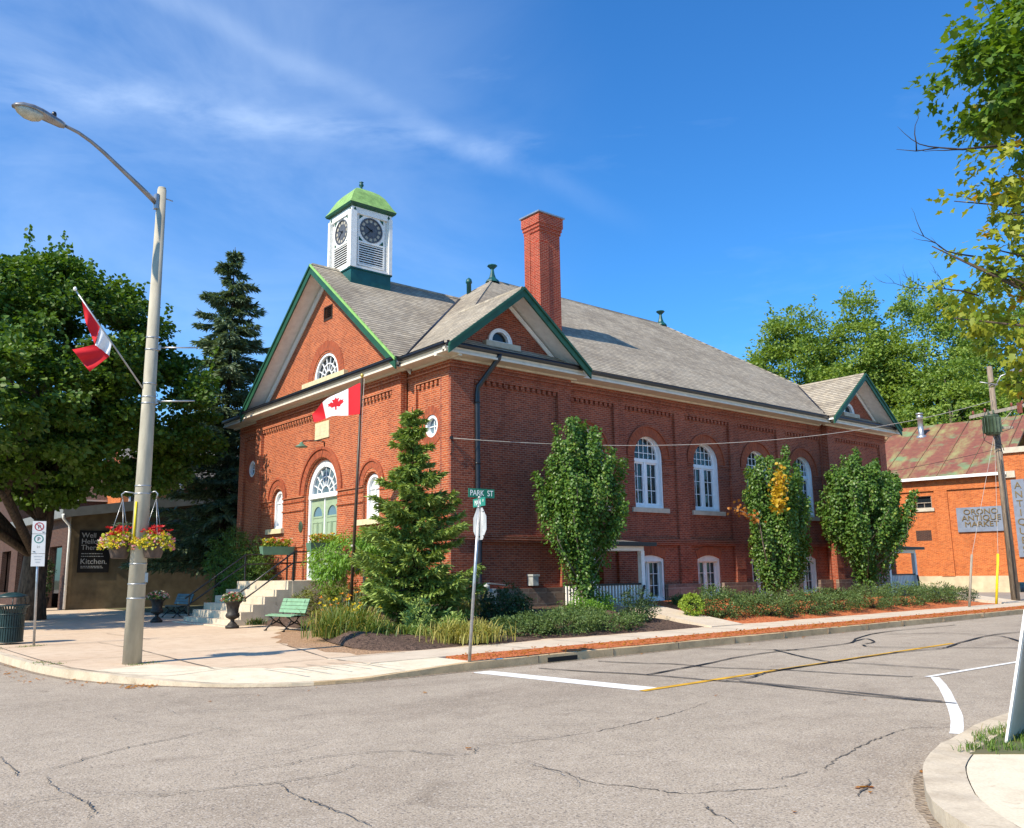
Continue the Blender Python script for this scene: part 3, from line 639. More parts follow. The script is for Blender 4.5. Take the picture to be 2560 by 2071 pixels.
sw.box(.3, 16.4, .3, XF1 - .41, 16.79, 8.69)
obj('side_wall', sw, 'brick_side_shaded', TH)
for i, c in enumerate(WCX):
    r1 = 1.2 if i else 1.05; hd = MB()
    hd.ring(S, c, 6.13, .83, r1, .405, .43, 0, 180, 26); hd.ring(S, c, 6.13, r1, r1 + .07, .355, .43, 0, 180, 26); obj('window_arch', hd, 'brick_arch', TH)
for c in LCX: hd = MB(); hd.ring(S, c, .42, 1.925, 2.28, .39, .43, 67, 113, 16); obj('window_arch', hd, 'brick_arch', TH)
fd = MB()
fd.plate(S, rect(-.03, XB + .03, .1, 1.225), [], -.035, .13); fd.plate(S, rect(XF0 - .03, XF1 + .03, .1, 1.225), [], -.035, .13)
us = [XB + .03, 5.95, 7.15] + [u for c in LCX for u in (c - .74, c + .74)] + [XF0 - .03]
for k in range(0, len(us), 2): fd.pbox(S, us[k], us[k + 1], .1, 1.225, .27, .6)
for c in LCX: fd.pbox(S, c - .74, c + .74, .1, .58, .275, .6)
fd.plate(F, rect(-.033, 2.5, .1, 1.225), [], -.035, .13); fd.plate(F, rect(2.5, 14.35, .1, 1.225), [], -.32, 0); fd.plate(F, rect(14.35, 16.83, .1, 1.225), [], -.035, .13)
obj('foundation', fd, 'stone_base', TH)
fwl = MB()
for u0, u1, a, c in ((0.002, 2.5, .5, 2.02), (14.35, 16.8, 14.85, 16.3)):
    fwl.plate(F, rect(u0, u1, 1.22, 8.7), [rect(a, c, 2.98, 8.05), rect(a, c, 1.26, 2.72)], .001, .10)
    cu_ = (a + c) / 2 - .03
    fwl.plate(F, rect(u0 + .004, u1, .3, 8.69), [[(cu_ + .38 * math.cos(k * math.pi / 14), 6.54 + .38 * math.sin(k * math.pi / 14)) for k in range(28)]], .103, .45)
    dentils(fwl, F, a, c, .02, .10); strings(fwl, F, u0 - .03, u1, 0, UPS + [(2.80, 2.86, .05), (2.89, 2.95, .05)])
    fwl.pbox(F, u0 - .01, u1, 8.44, 8.69, -.02, .01)
fwl.plate(F, rect(2.5, 14.35, 1.22, 8.7), [rect(3.08, 13.8, 1.26, 8.05)], -.28, -.15)
DC = 8.42; NW = [4.6, 12.24]
fwl.plate(F, rect(2.504, 14.346, .3, 8.69), [arch(DC, 1.36, .6, 4.9, 26)] + [arch(c, .55, 3.6, 4.8) for c in NW], -.147, -.05)
fwl.plate(F, rect(2.6, 14.25, .3, 8.69), [arch(DC, 1.27, .6, 4.9, 26)] + [arch(c, .47, 3.6, 4.8) for c in NW], -.046, .06)
fwl.pbox(F, 2.6, 5.6, .3, 3.5, .07, .3)
dentils(fwl, F, 3.1, 13.78, -.25, -.15); strings(fwl, F, 2.48, 14.37, -.28, UPS); fwl.pbox(F, 2.49, 14.36, 8.44, 8.69, -.30, -.27)
for u0, u1 in ((3.09, NW[0] - .55), (NW[0] + .55, DC - 1.36), (DC + 1.36, NW[1] - .55), (NW[1] + .55, 13.79)):
    fwl.pbox(F, u0, u1, 4.84, 4.91, -.205, -.14); fwl.pbox(F, u0, u1, 4.66, 4.71, -.185, -.14); fwl.pbox(F, u0, u1, 4.30, 4.36, -.195, -.14)
    fwl.pbox(F, u0, u1, 2.86, 2.93, -.195, -.14)
obj('front_wall', fwl, 'brick_front', TH)
h = MB(); h.ring(F, DC, 4.92, 1.36, 1.66, -.165, -.13, 0, 180, 34); h.ring(F, DC, 4.92, 1.66, 1.76, -.215, -.13, 0, 180, 34); obj('door_arch', h, 'brick_arch', TH)
for c in NW: h = MB(); h.ring(F, c, 4.92, .55, .80, -.165, -.13, 0, 180, 20); h.ring(F, c, 4.92, .80, .88, -.205, -.13, 0, 180, 20); obj('window_arch', h, 'brick_arch', TH)
for c in (1.23, 15.54): h = MB(); h.ring(F, c, 6.54, .38, .66, .088, .12, 0, 360, 36); obj('window_arch', h, 'brick_arch', TH)
h = MB(); h.ring(F, 8.4, 9.45, 1.1, 1.5, -.075, -.03, 0, 180, 28); obj('window_arch', h, 'brick_arch', TH)

# windows (frame > pane, sill)
def arched_window(c):
    f = MB(); z0, sp, hw = 4.17, 6.2, .83; d0, d1 = .50, .74
    f.plate(S, arch(c, hw, z0 - .03, sp), [arch(c, hw - .07, z0 + .07, sp)], d0 - .03, d1)
    f.plate(S, arch(c, hw - .065, z0 + .06, sp), [arch(c, hw - .13, z0 + .13, sp)], .62, .735)
    f.pbox(S, c - hw + .07, c + hw - .07, 5.95, 6.09, .60, .734); f.pbox(S, c - .075, c + .075, z0 + .08, 5.951, .612, .732)
    for s_ in (-1, 1):
        a, e = (c + .075, c + hw - .12) if s_ > 0 else (c - hw + .12, c - .075); mid = (a + e) / 2
        f.plate(S, rect(a, e, z0 + .12, 5.95), [rect(a + .055, e - .055, z0 + .18, 5.89)], .645, .728)
        f.pbox(S, mid - .012, mid + .012, z0 + .15, 5.93, .675, .727)
        for k in (1, 2): zz = z0 + .15 + (5.93 - z0 - .15) * k / 3; f.pbox(S, a + .02, e - .02, zz - .012, zz + .012, .677, .726)
    r = hw - .1
    for k in (-2, -1, 0, 1, 2):
        x = c + k * .27; hh = math.sqrt(max(0, r * r - (k * .27) ** 2)); f.pbox(S, x - .013, x + .013, 6.05, sp + hh, .675, .725)
    for zz in (6.05 + .28, 6.05 + .58):
        hh = math.sqrt(max(0, r * r - max(0, zz - sp) ** 2)); f.pbox(S, c - hh, c + hh, zz - .013, zz + .013, .677, .724)
    w_ = obj('window', f, 'white_frame', TH)
    g = MB(); g.plate(S, arch(c, hw - .1, z0 + .1, sp), [], .705, .72); obj('pane', g, 'glass', w_)
    g = MB(); g.pbox(S, c - 1.06, c + 1.06, 3.97, 4.15, .34, .70); obj('sill', g, 'stone_sill', w_)
for c in WCX: arched_window(c)
def basement_window(c):
    f = MB(); hw = .74
    f.plate(S, segarch(c, hw, .6, 2.2, .14), [rect(c - hw + .09, c + hw - .09, .72, 2.1)], .47, .74)
    f.pbox(S, c - .05, c + .05, .70, 2.12, .60, .735)
    for a, e in ((c - hw + .09, c - .05), (c + .05, c + hw - .09)):
        mid = (a + e) / 2; f.plate(S, rect(a, e, .71, 2.11), [rect(a + .045, e - .045, .77, 2.05)], .635, .73); f.pbox(S, mid - .011, mid + .011, .74, 2.08, .66, .729)
        for k in (1, 2): zz = .74 + 1.34 * k / 3; f.pbox(S, a + .02, e - .02, zz - .011, zz + .011, .662, .728)
    w_ = obj('window', f, 'white_paint', TH); g = MB(); g.plate(S, rect(c - hw + .1, c + hw - .1, .7, 2.12), [], .69, .71); obj('pane', g, 'glass', w_)
    g = MB(); g.pbox(S, c - .9, c + .9, .46, .61, .22, .66); obj('sill', g, 'stone_sill', w_)
for c in LCX: basement_window(c)
for c in (1.23, 15.54):
    f = MB(); f.ring(F, c, 6.54, .27, .375, .12, .3, 0, 360, 32)
    f.pbox(F, c - .015, c + .015, 6.27, 6.81, .22, .25); f.pbox(F, c - .27, c + .27, 6.525, 6.555, .221, .249)
    w_ = obj('round_window', f, 'white_frame', TH); g = MB(); g.ring(F, c, 6.54, .0, .28, .25, .26, 0, 360, 24); obj('pane', g, 'glass_sky', w_)
for c in NW:
    f = MB(); f.plate(F, arch(c, .47, 3.66, 4.8), [arch(c, .37, 3.80, 4.8)], -.03, .12); f.pbox(F, c - .04, c + .04, 3.78, 5.16, .03, .10); f.pbox(F, c - .36, c + .36, 4.74, 4.80, .035, .10)
    w_ = obj('narrow_window', f, 'white_frame', TH); g = MB(); g.plate(F, arch(c, .38, 3.78, 4.8), [], .085, .10); obj('pane', g, 'sign_white', w_)
    g = MB(); g.pbox(F, c - .75, c + .75, 3.47, 3.67, -.30, .06); obj('sill', g, 'stone_cream', w_)
# front door (frame > leaves, fanlight)
f = MB(); f.plate(F, arch(DC, 1.27, 1.58, 4.9, 26), [rect(DC - 1.12, DC + 1.12, 1.62, 4.70), arch(DC, 1.02, 4.9, 4.9, 26)[2:]], .02, .18)
f.pbox(F, DC - 1.2, DC + 1.2, 4.71, 4.86, -.03, .17); f.pbox(F, DC - .03, DC + .03, 1.6, 4.72, .055, .15)
door = obj('front_door', f, 'white_frame', TH)
for s_ in (-1, 1):
    a, e = (DC - 1.12, DC - .03) if s_ < 0 else (DC + .03, DC + 1.12); c = (a + e) / 2
    l = MB(); l.plate(F, rect(a, e, 1.62, 4.70), [arch(c, .36, 4.02, 4.04, 14)], .09, .15)
    for q0, q1, z0, z1 in ((a + .16, c - .05, 2.74, 3.76), (c + .05, e - .16, 2.74, 3.76), (a + .16, c - .05, 1.95, 2.52), (c + .05, e - .16, 1.95, 2.52)):
        l.plate(F, rect(q0 - .03, q1 + .03, z0 - .03, z1 + .03), [rect(q0, q1, z0, z1)], .068, .095); l.plate(F, rect(q0 + .05, q1 - .05, z0 + .05, z1 - .05), [], .076, .095)
    l.plate(F, arch(c, .42, 3.95, 4.03, 14), [arch(c, .36, 4.01, 4.03, 14)], .07, .092)
    lf = obj('door_leaf', l, 'door_green', door); g = MB(); g.plate(F, arch(c, .37, 4.0, 4.03, 14), [], .105, .12)
    obj('pane', g, 'glass_sky', door)
k = MB(); k.tube([F.p(DC + .12, 2.45, .09), F.p(DC + .12, 2.45, .03), F.p(DC + .12, 2.75, .03), F.p(DC + .12, 2.75, .09)], .014, 6); obj('door_handle', k, 'black_metal', door)
f = MB(); g = MB(); g.plate(F, arch(DC, 1.03, 4.86, 4.9, 26), [], .12, .13)
for rr in (.33, .68): f.ring(F, DC, 4.86, rr - .022, rr + .022, .075, .119, 0, 180, 22)
for k in range(1, 8):
    a = math.pi * k / 8; r0, r1 = (.33, 1.03) if k % 2 == 0 else (.33, 1.03); ca, sa = math.cos(a), math.sin(a); n_ = (-sa * .017, ca * .017)
    q = [(DC + r0 * ca + n_[0], 4.86 + r0 * sa + n_[1]), (DC + r1 * ca + n_[0], 4.86 + r1 * sa + n_[1]), (DC + r1 * ca - n_[0], 4.86 + r1 * sa - n_[1]), (DC + r0 * ca - n_[0], 4.86 + r0 * sa - n_[1])]
    f.hexa([F.p(u, z, .078) for u, z in q] + [F.p(u, z, .117) for u, z in q])
obj('fanlight_bars', f, 'white_frame', door); obj('fanlight', g, 'glass_sky', door)
g = MB(); g.plate(S, rect(5.95, 7.15, .5, 2.62), [], .66, .72); obj('side_door', g, 'dark_void', TH)

# pediment, gables and their openings
EZ = 8.92
def gable_tri(pl, c, hw, zb, za, d0, d1, holes, mat, name):
    b = MB(); b.plate(pl, [(c - hw, zb), (c + hw, zb), (c, za)], holes, d0, d1); return obj(name, b, mat, TH)
GY, GZ, GE = 8.45, 14.05, 2.12          # front gable: ridge line, ridge height, eave
gable_tri(F, GY, 6.1, 8.72, 13.55, -.05, .2, [arch(8.4, 1.02, 9.45, 9.45, 26)[2:], rect(8.02, 8.62, 11.9, 12.38)], 'brick_front', 'pediment_wall')
f = MB(); A_ = arch(8.4, 1.02, 9.45, 9.45, 26)[2:]; f.plate(F, A_, [[(8.4 + (u - 8.4) * .84, 9.53 + (z - 9.45) * .82) for u, z in A_]], -.02, .12)
for rr in (.28, .56): f.ring(F, 8.4, 9.5, rr - .02, rr + .02, .05, .1, 0, 180, 20)
for k in range(1, 7):
    a = math.pi * k / 7; ca, sa = math.cos(a), math.sin(a); n_ = (-sa * .016, ca * .016); r0, r1 = .28, .9
    q = [(8.4 + r0 * ca + n_[0], 9.5 + r0 * sa + n_[1]), (8.4 + r1 * ca + n_[0], 9.5 + r1 * sa + n_[1]), (8.4 + r1 * ca - n_[0], 9.5 + r1 * sa - n_[1]), (8.4 + r0 * ca - n_[0], 9.5 + r0 * sa - n_[1])]
    f.hexa([F.p(u, z, .052) for u, z in q] + [F.p(u, z, .098) for u, z in q])
w_ = obj('half_round_window', f, 'white_frame', TH); g = MB(); g.plate(F, A_, [], .1, .11); obj('pane', g, 'glass', w_)
g = MB(); g.pbox(F, 6.6, 10.1, 9.24, 9.44, -.24, .06); obj('sill', g, 'stone_cream', w_)
l = MB(); l.pbox(F, 8.0, 8.64, 11.88, 12.4, .08, .1, 1)
for k in range(6): z = 11.93 + k * .078; l.hexa([F.p(u, z + dz, d) for u, d, dz in ((8.0, -.03, 0), (8.64, -.03, 0), (8.64, .06, .05), (8.0, .06, .05))] + [F.p(u, z + dz + .018, d) for u, d, dz in ((8.0, -.03, 0), (8.64, -.03, 0), (8.64, .06, .05), (8.0, .06, .05))])
l.plate(F, rect(7.96, 8.68, 11.82, 12.42), [rect(8.02, 8.62, 11.9, 12.37)], -.07, -.02)
obj('gable_vent', l, ['louver_dark', 'dark_void'], TH)
SG = [(2.46, 3.01, 11.27), (25.1, 3.2, 11.4)]
for c, hw, za in SG:
    gable_tri(S, c, hw - .15, 8.72, za - .35, .10, .35, [arch(c - .35, .5, 9.42, 9.42, 18)[2:]], 'brick_side_shaded', 'gable_wall')
    f = MB(); A_ = arch(c - .35, .5, 9.42, 9.42, 18)[2:]; f.plate(S, A_, [[(c - .35 + (u - c + .35) * .70, 9.48 + (z - 9.42) * .68) for u, z in A_]], .04, .22); f.ring(S, c - .35, 9.42, .47, .52, .02, .1, 0, 180, 18)
    w_ = obj('half_round_window', f, 'white_frame', TH); g = MB(); g.plate(S, A_, [], .17, .18); obj('pane', g, 'glass', w_)
    g = MB(); g.pbox(S, c - 1.08, c + .42, 9.22, 9.41, -.12, .2); obj('sill', g, 'stone_sill', w_)

# roof
rf = MB(); e0, e1, xr0, xr1, yr, zr = -.5, 17.3, 8.4, 20.5, 8.4, 15.3; xb = 28.65
rf.slab([(e0, e0, EZ), (xb, e0 + .05, EZ), (xr1, yr, zr), (xr0, yr, zr)], .1)
rf.slab([(e0, e1, EZ), (e0, e0, EZ), (xr0, yr, zr)], .1); rf.slab([(xb, e1, EZ), (e0, e1, EZ), (xr0, yr, zr), (xr1, yr, zr)], .1); rf.slab([(xb, e0, EZ), (xb, e1, EZ), (xr1, yr, zr)], .1)
rf.slab([(-.78, GE, 8.985), (-.78, GY, GZ), (6.9, GY, GZ), (-.1, GE, 8.985)], .12); rf.slab([(-.78, 2 * GY - GE, 8.985), (-.78, GY, GZ), (6.9, GY, GZ), (-.1, 2 * GY - GE, 8.985)], .12)
for i, (c, hw, za) in enumerate(SG):
    yb = e0 + (za - EZ) / .719 + .1
    if i == 0: rf.slab([(c - hw, -.78, EZ), (c, -.78, za), (c, yb, za), (c - hw, -.30, EZ)], .10)
    else: rf.slab([(c - hw, -.78, EZ), (c, -.78, za), (c, yb, za), (c - hw, -.3, EZ)], .10)
    rf.slab([(c + hw, -.78, EZ), (c, -.78, za), (c, yb, za), (c + hw, -.3, EZ)], .10)
roof = obj('roof', rf, 'shingle', TH)
rc = MB()
def cap(a, c, wd=.13): rc.tube([a, c], wd, 6, 0, True, False)
for a, c in (((xr0, yr, zr - .06), (xr1, yr, zr - .06)), ((e0, e0, EZ - .09), (xr0, yr, zr - .09)), ((-.78, GY, GZ - .06), (6.6, GY, GZ - .06)), ((2.46, -.78, SG[0][2] - .07), (2.46, 2.8, SG[0][2] - .07)), ((25.1, -.78, SG[1][2] - .07), (25.1, 3, SG[1][2] - .07)), ((xb, e0, EZ - .09), (xr1, yr, zr - .09))): cap(a, c, .11)
obj('ridge_caps', rc, 'shingle', roof)
for a, c in (((-.35, GE + .05, 9.03), (6.55, GY - .05, 13.99)), ((21.95, -.2, 9.1), (25.05, 2.95, 11.36))):
    vf = MB(); vf.tube([a, c], .06, 6); obj('valley_flashing', vf, 'black_metal', roof)
for x in (8.47, 20.5):
    f = MB(); f.lathe((x, 8.4, 15.2), [(.34, 0), (.30, .1), (.17, .22), (.11, .4), (.075, .62), (.08, .66), (.21, .78), (.25, .82), (.22, .86), (.02, .88)], 8, 0, False); obj('ridge_finial', f, 'teal_metal', roof)
f = MB(); f.lathe((7.35, 8.75, 14.3), [(.11, 0), (.11, .72), (.15, .74), (.15, .8), (.12, .92), (.02, 1.0)], 12); obj('vent_pipe', f, 'teal_metal', roof)
# rake boards and soffits
sf = MB()
def rake(pl, c, hw, ze, za, d0, dwall, t=.10, hb=.30, lime=False, fz=.26):
    k = (za - ze) / hw; L_ = math.hypot(1, k)
    for s_ in (-1, 1):
        tr, rs = MB(), MB()
        o = [(c + s_ * (hw + .10), ze - .1 * k - t * L_ * .2), (c, za - t * L_ * .2), (c, za - t * L_ * .2 - hb * L_), (c + s_ * (hw + .10), ze - .1 * k - hb * L_ - t * .2)]
        tr.plate(pl, o, [], d0 - .05, d0 + .01)
        o2 = [(u, z + .03) for u, z in o[:2]] + [(o[1][0], o[1][1] - .055 * L_), (o[0][0], o[0][1] - .055 * L_)]
        tr.plate(pl, o2, [], d0 - .10, d0 - .045, 1 if lime and s_ < 0 else 0)  # one front rake gets a drip edge coloured as if sunlit
        rb_ = obj('rake_board', tr, ['green_trim', 'green_trim_lit'], TH)
        q = [(c + s_ * hw, ze - t * L_ - .02), (c, za - t * L_ - .02), (c, za - t * L_ - .055), (c + s_ * hw, ze - t * L_ - .055)]
        rs.plate(pl, q, [], d0 + .012, dwall + .02)
        q = [(c + s_ * (hw - .12), ze - t * L_ - .05), (c, za - t * L_ - .05 - .12 * k), (c, za - t * L_ - .05 - .12 * k - fz * L_), (c + s_ * (hw - .12), ze - t * L_ - .05 - fz * L_)]
        rs.plate(pl, q, [], dwall - .05, dwall - .005); obj('rake_soffit', rs, 'white_paint', rb_)
rake(F, GY, GY - GE, 8.985, GZ, -.78, -.05, .12, .30, True)
for c, hw, za in SG: rake(S, c, hw, EZ, za, -.78, .10, .10, .25, False, .15)
# eaves: cream soffit and frieze board, black gutter, small metal pents under the gables
gt = MB(); pt = MB()
def eave(pl, u0, u1, dw, do, zo=0.):
    pl = Pl(pl.O + Vector((0, 0, zo)), pl.U, pl.N)
    sf.pbox(pl, u0, u1, 8.62, 8.69, do + .02, dw + .05); sf.pbox(pl, u0 - .002, u1 + .002, 8.56, 8.64, dw - .09, dw + .04)
    sf.hexa([pl.p(u, z, d) for u, z, d in ((u0, 8.63, do + .12), (u1, 8.63, do + .12), (u1, 8.63, do + .2), (u0, 8.63, do + .2))] + [pl.p(u, z, d) for u, z, d in ((u0, 8.83, do + .04), (u1, 8.83, do + .04), (u1, 8.83, do + .2), (u0, 8.83, do + .2))])
    prof = [(0, 8.80), (-.10, 8.815), (-.12, 8.88), (-.105, 8.93), (-.125, 8.945), (-.09, 8.95), (-.09, 8.90), (0, 8.86)]
    vs = [pl.p(u, z, do + .05 + d) for u in (u0, u1) for d, z in prof]; n = len(prof)
    gt.add(vs, [(k, (k + 1) % n, n + (k + 1) % n, n + k) for k in range(n)] + [tuple(range(n)), tuple(range(2 * n - 1, n - 1, -1))])
eave(S, -.62, XB + .25, 0, -.62); eave(S, XB + .25, XF0 - .25, .3, -.42); eave(S, XF0 - .25, XF1 + .6, 0, -.62)
eave(F, -.56, 2.14, 0, -.615, -.005); eave(F, 2.14, 14.75, -.28, -.80, .003); eave(F, 14.75, 17.4, 0, -.62, -.004)
def pent(pl, u0, u1, d0, d1, z1):
    pt.hexa([pl.p(u, z, d) for u, z, d in ((u0, 8.86, d0), (u1, 8.86, d0), (u1, 8.86, d1), (u0, 8.86, d1))] + [pl.p(u, z, d) for u, z, d in ((u0, 8.93, d0), (u1, 8.93, d0), (u1 - .35, z1, d1), (u0 + .35, z1, d1))])
pent(F, 2.2, 14.7, -.78, .05, 9.24); obj('pent_roof', pt, 'black_metal', TH)
for c, hw, za in SG: pt = MB(); pent(S, c - hw + .05, c + hw - .05, -.60, .15, 9.22); obj('pent_roof', pt, 'black_metal', TH)
obj('soffit', sf, 'cream_paint', TH); obj('gutter', gt, 'black_metal', TH)
d = MB(); d.tube([(1.55, -.60, 8.86), (1.55, -.55, 8.70), (1.02, -.10, 7.75), (1.0, -.085, 7.5), (1.0, -.085, 2.95), (1.0, -.16, 2.75), (1.0, -.13, .7), (1.02, -.35, .55)], .09, 10)
for z in (7.2, 5.2, 3.2, 1.6): d.tube([(1.0, -.085, z), (1.0, -.085, z + .05)], .104, 10)
obj('downspout', d, 'black_metal', TH)

# chimney
b = MB(); cx0, cy0, cx1, cy1 = 6.38, 2.7, 7.5, 3.6
b.box(cx0, cy0, 10.4, cx1, cy1, 15.45)
for k, (z0, z1) in enumerate(((15.45, 15.6), (15.6, 15.75), (15.75, 16.18))): o_ = .036 * (k + 1); b.box(cx0 - o_, cy0 - o_, z0, cx1 + o_, cy1 + o_, z1)
b.box(cx0 - .03, cy0 - .03, 10.4, cx0 + .46, cy0 + .3, 15.0); b.box(cx0 - .028, cy0 + .56, 10.4, cx0 + .2, cy1 + .02, 15.452)
ch = obj('chimney', b, 'brick_chimney', roof); b = MB(); b.box(cx0 - .17, cy0 - .17, 16.18, cx1 + .17, cy1 + .17, 16.24); obj('chimney_cap', b, 'galv', roof)

# clock tower
tx, ty, hw = 1.41, 8.45, .84
b = MB(); b.box(tx - hw, ty - hw, 13.9, tx + hw, ty + hw, 16.62)
for sx in (-1, 1):
    for sy in (-1, 1):
        b.box(tx + sx * hw - .11 + (-.05 if sx < 0 else -.06) * -1 * 0 - (.06 if sx < 0 else -.06), ty + sy * hw - .11 - (.06 if sy < 0 else -.06), 13.98, tx + sx * hw + .11 - (.06 if sx < 0 else -.06) * 0 - .06 * (sx > 0) * 0, ty + sy * hw + .11, 16.4)
        for q in (-.055, .035): b.box(tx + sx * (hw - .05) + q, ty + sy * (hw + .07) - .012, 14.05, tx + sx * (hw - .05) + q + .03, ty + sy * (hw + .07) + .03, 16.3)
b.box(tx - hw - .10, ty - hw - .10, 16.32, tx + hw + .10, ty + hw + .10, 16.62); b.box(tx - hw - .14, ty - hw - .14, 13.97, tx + hw + .14, ty + hw + .14, 14.06)
for pl_, c in ((Pl((0, ty - hw, 0), (1, 0, 0), (0, 1, 0)), tx), (Pl((tx - hw, 0, 0), (0, 1, 0), (1, 0, 0)), ty)):
    b.plate(pl_, rect(c - .62, c + .62, 15.16, 16.32), [[(c + .535 * math.cos(k * math.pi / 20), 15.74 + .535 * math.sin(k * math.pi / 20)) for k in range(40)]], -.045, .0)
tower = obj('clock_tower', b, 'white_paint', TH)
b = MB(); b.box(tx - .93, ty - .93, 12.2, tx + .93, ty + .93, 13.96); b.box(tx - .98, ty - .98, 13.92, tx + .98, ty + .98, 13.975); obj('tower_base', b, 'teal_metal', tower)
for pl_, c, mir in ((Pl((0, ty - hw, 0), (1, 0, 0), (0, 1, 0)), tx, 1), (Pl((tx - hw, 0, 0), (0, 1, 0), (1, 0, 0)), ty, -1)):
    l = MB(); l.pbox(pl_, c - .58, c + .58, 14.2, 15.12, -.006, .002, 1)
    for k in range(9):
        z = 14.22 + k * .10; l.hexa([pl_.p(u, z + dz, d) for u, d, dz in ((c - .58, -.075, 0), (c + .58, -.075, 0), (c + .58, -.008, .055), (c - .58, -.008, .055))] + [pl_.p(u, z + dz + .028, d) for u, d, dz in ((c - .58, -.075, 0), (c + .58, -.075, 0), (c + .58, -.008, .055), (c - .58, -.008, .055))])
    l.plate(pl_, rect(c - .63, c + .63, 14.14, 15.17), [rect(c - .57, c + .57, 14.2, 15.11)], -.085, -.01)
    obj('louver', l, ['white_paint', 'dark_void'], tower)
    f = MB(); f.ring(pl_, c, 15.74, 0, .52, -.03, -.002, 0, 360, 40)
    f.ring(pl_, c, 15.74, .485, .535, -.07, -.03, 0, 360, 40)
    f.ring(pl_, c, 15.74, .30, .315, -.037, -.028, 0, 360, 40)
    face = obj('clock_face', f, 'dial_grey', tower)
    n = MB()
    for k in range(12):
        a = math.pi * k / 6; ca, sa = math.cos(a), math.sin(a)
        q = [(c + r_ * ca - t_ * sa, 15.74 + r_ * sa + t_ * ca) for r_, t_ in ((.34, -.05), (.455, -.07), (.455, .07), (.34, .05))]
        n.hexa([pl_.p(u, z, -.034) for u, z in q] + [pl_.p(u, z, -.029) for u, z in q], 0)
    hb = MB()
    for ang, ln, wd in ((150, .27, .035), (222, .40, .022)):
        a = R(ang); ca, sa = math.cos(a) * mir, math.sin(a); q = [(c + r_ * ca - t_ * sa, 15.74 + r_ * sa + t_ * ca) for r_, t_ in ((-.08, -wd), (ln, -wd * .5), (ln, wd * .5), (-.08, wd))]
        hb.hexa([pl_.p(u, z, -.048) for u, z in q] + [pl_.p(u, z, -.042) for u, z in q])
    obj('hour_marks', n, 'dial_mark', tower); obj('clock_hands', hb, 'black_iron', tower)
    for sx in (-1, 1):
        for sz in (-1, 1):
            sp_ = MB(); q = [(c + sx * .57, 15.74 + sz * .55), (c + sx * .38, 15.74 + sz * .55), (c + sx * .57, 15.74 + sz * .36)]
            sp_.plate(pl_, q, [], -.055, -.046); obj('spandrel_ornament', sp_, 'green_trim', tower)
        sp_ = MB(); q = [(c + sx * .80, 16.35), (c + sx * .86, 16.46), (c + sx * .80, 16.57), (c + sx * .74, 16.46)]; sp_.plate(pl_, q, [], -.113, -.098); obj('diamond_ornament', sp_, 'green_trim', tower)
b = MB(); prof = [(.94, 16.58), (1.06, 16.63), (1.10, 16.72), (1.06, 16.78), (.97, 16.92), (.87, 17.13), (.74, 17.37), (.56, 17.59), (.35, 17.74), (.14, 17.82), (.03, 17.85)]
for i in range(len(prof) - 1):
    (a, za), (c, zb) = prof[i], prof[i + 1]
    for k in range(4):
        q = [(-1, -1), (1, -1), (1, 1), (-1, 1)]; p, r_ = q[k], q[(k + 1) % 4]
        b.face([(tx + p[0] * a, ty + p[1] * a, za), (tx + r_[0] * a, ty + r_[1] * a, za), (tx + r_[0] * c, ty + r_[1] * c, zb), (tx + p[0] * c, ty + p[1] * c, zb)], 0 if i > 1 else 1)
obj('dome', b, ['dome_copper', 'green_trim'], tower)
f = MB(); f.lathe((tx, ty, 17.8), [(.09, 0), (.07, .08), (.04, .16), (.10, .24), (.10, .30), (.05, .36), (.10, .40), (.02, .44)], 10); obj('finial', f, 'teal_metal', tower)

# plaque, oval sign, gooseneck lamp
b = MB(); b.pbox(F, 7.78, 8.92, 7.0, 7.66, -.19, -.14); pq = obj('plaque', b, 'stone_cream', TH)
b = MB()
for k in range(4):
    for u in np.arange(7.95 + .05 * (k % 2), 8.72, .11): b.pbox(F, u, u + random.uniform(.03, .08), 7.13 + k * .13, 7.16 + k * .13, -.193, -.186)
obj('worn_inscription', b, 'stone_sill', pq)
b = MB(); b.lathe((0, 0, 0), [(.0, 0), (.16, 0), (.18, .02), (.16, .03), (0, .035)], 24)
b.v = [tuple(F.p(9.98 + x, 3.66 + y * 1.25, -.15 - z)) for x, y, z in b.v]; obj('oval_sign', b, 'transformer', TH)
b = MB(); b.tube([F.p(8.15, 6.62, -.16), F.p(8.15, 6.86, -.19), F.p(8.18, 6.88, -.35), F.p(8.35, 6.84, -.95), F.p(8.37, 6.76, -1.02)], .022, 8); gl = obj('gooseneck_lamp', b, 'black_metal', TH)
b = MB(); b.lathe(F.p(8.37, 6.60, -1.02), [(.24, 0), (.22, .03), (.10, .10), (.05, .18), (.02, .2)], 16); obj('lamp_shade', b, 'planter_green', gl)
# front steps and handrails
b = MB(); y0, y1 = 6.1, 10.5
b.box(-2.30, y0, .1, -.32, y1, 1.57)
xs = [-4.42, -4.10, -3.70, -3.29, -2.88, -2.46]; zs_ = [.34, .58, .81, 1.06, 1.28, 1.57]
for i in range(6): b.box(xs[i], y0 + .002 * i, .1, (xs[i + 1] if i < 5 else -2.30), y1 - .002 * i, zs_[i])
b.box(-4.75, y0 - .5, .1, xs[0], y1 + .2, .185)
obj('front_steps', b, 'step_concrete', TH)
for y in (6.22, 10.36):
    b = MB()
    for dz in (0, -.36):
        b.tube([(-.34, y, 2.60 + dz), (-2.22, y, 2.56 + dz), (-4.45, y, .98 + dz * .9)] , .028, 8)
    for x, z0, z1 in ((-2.22, 1.56, 2.58), (-4.3, .36, 1.06), (-.5, 1.56, 2.6)): b.box(x - .025, y - .025, z0, x + .025, y + .025, z1)
    obj('handrail', b, 'black_metal', TH)
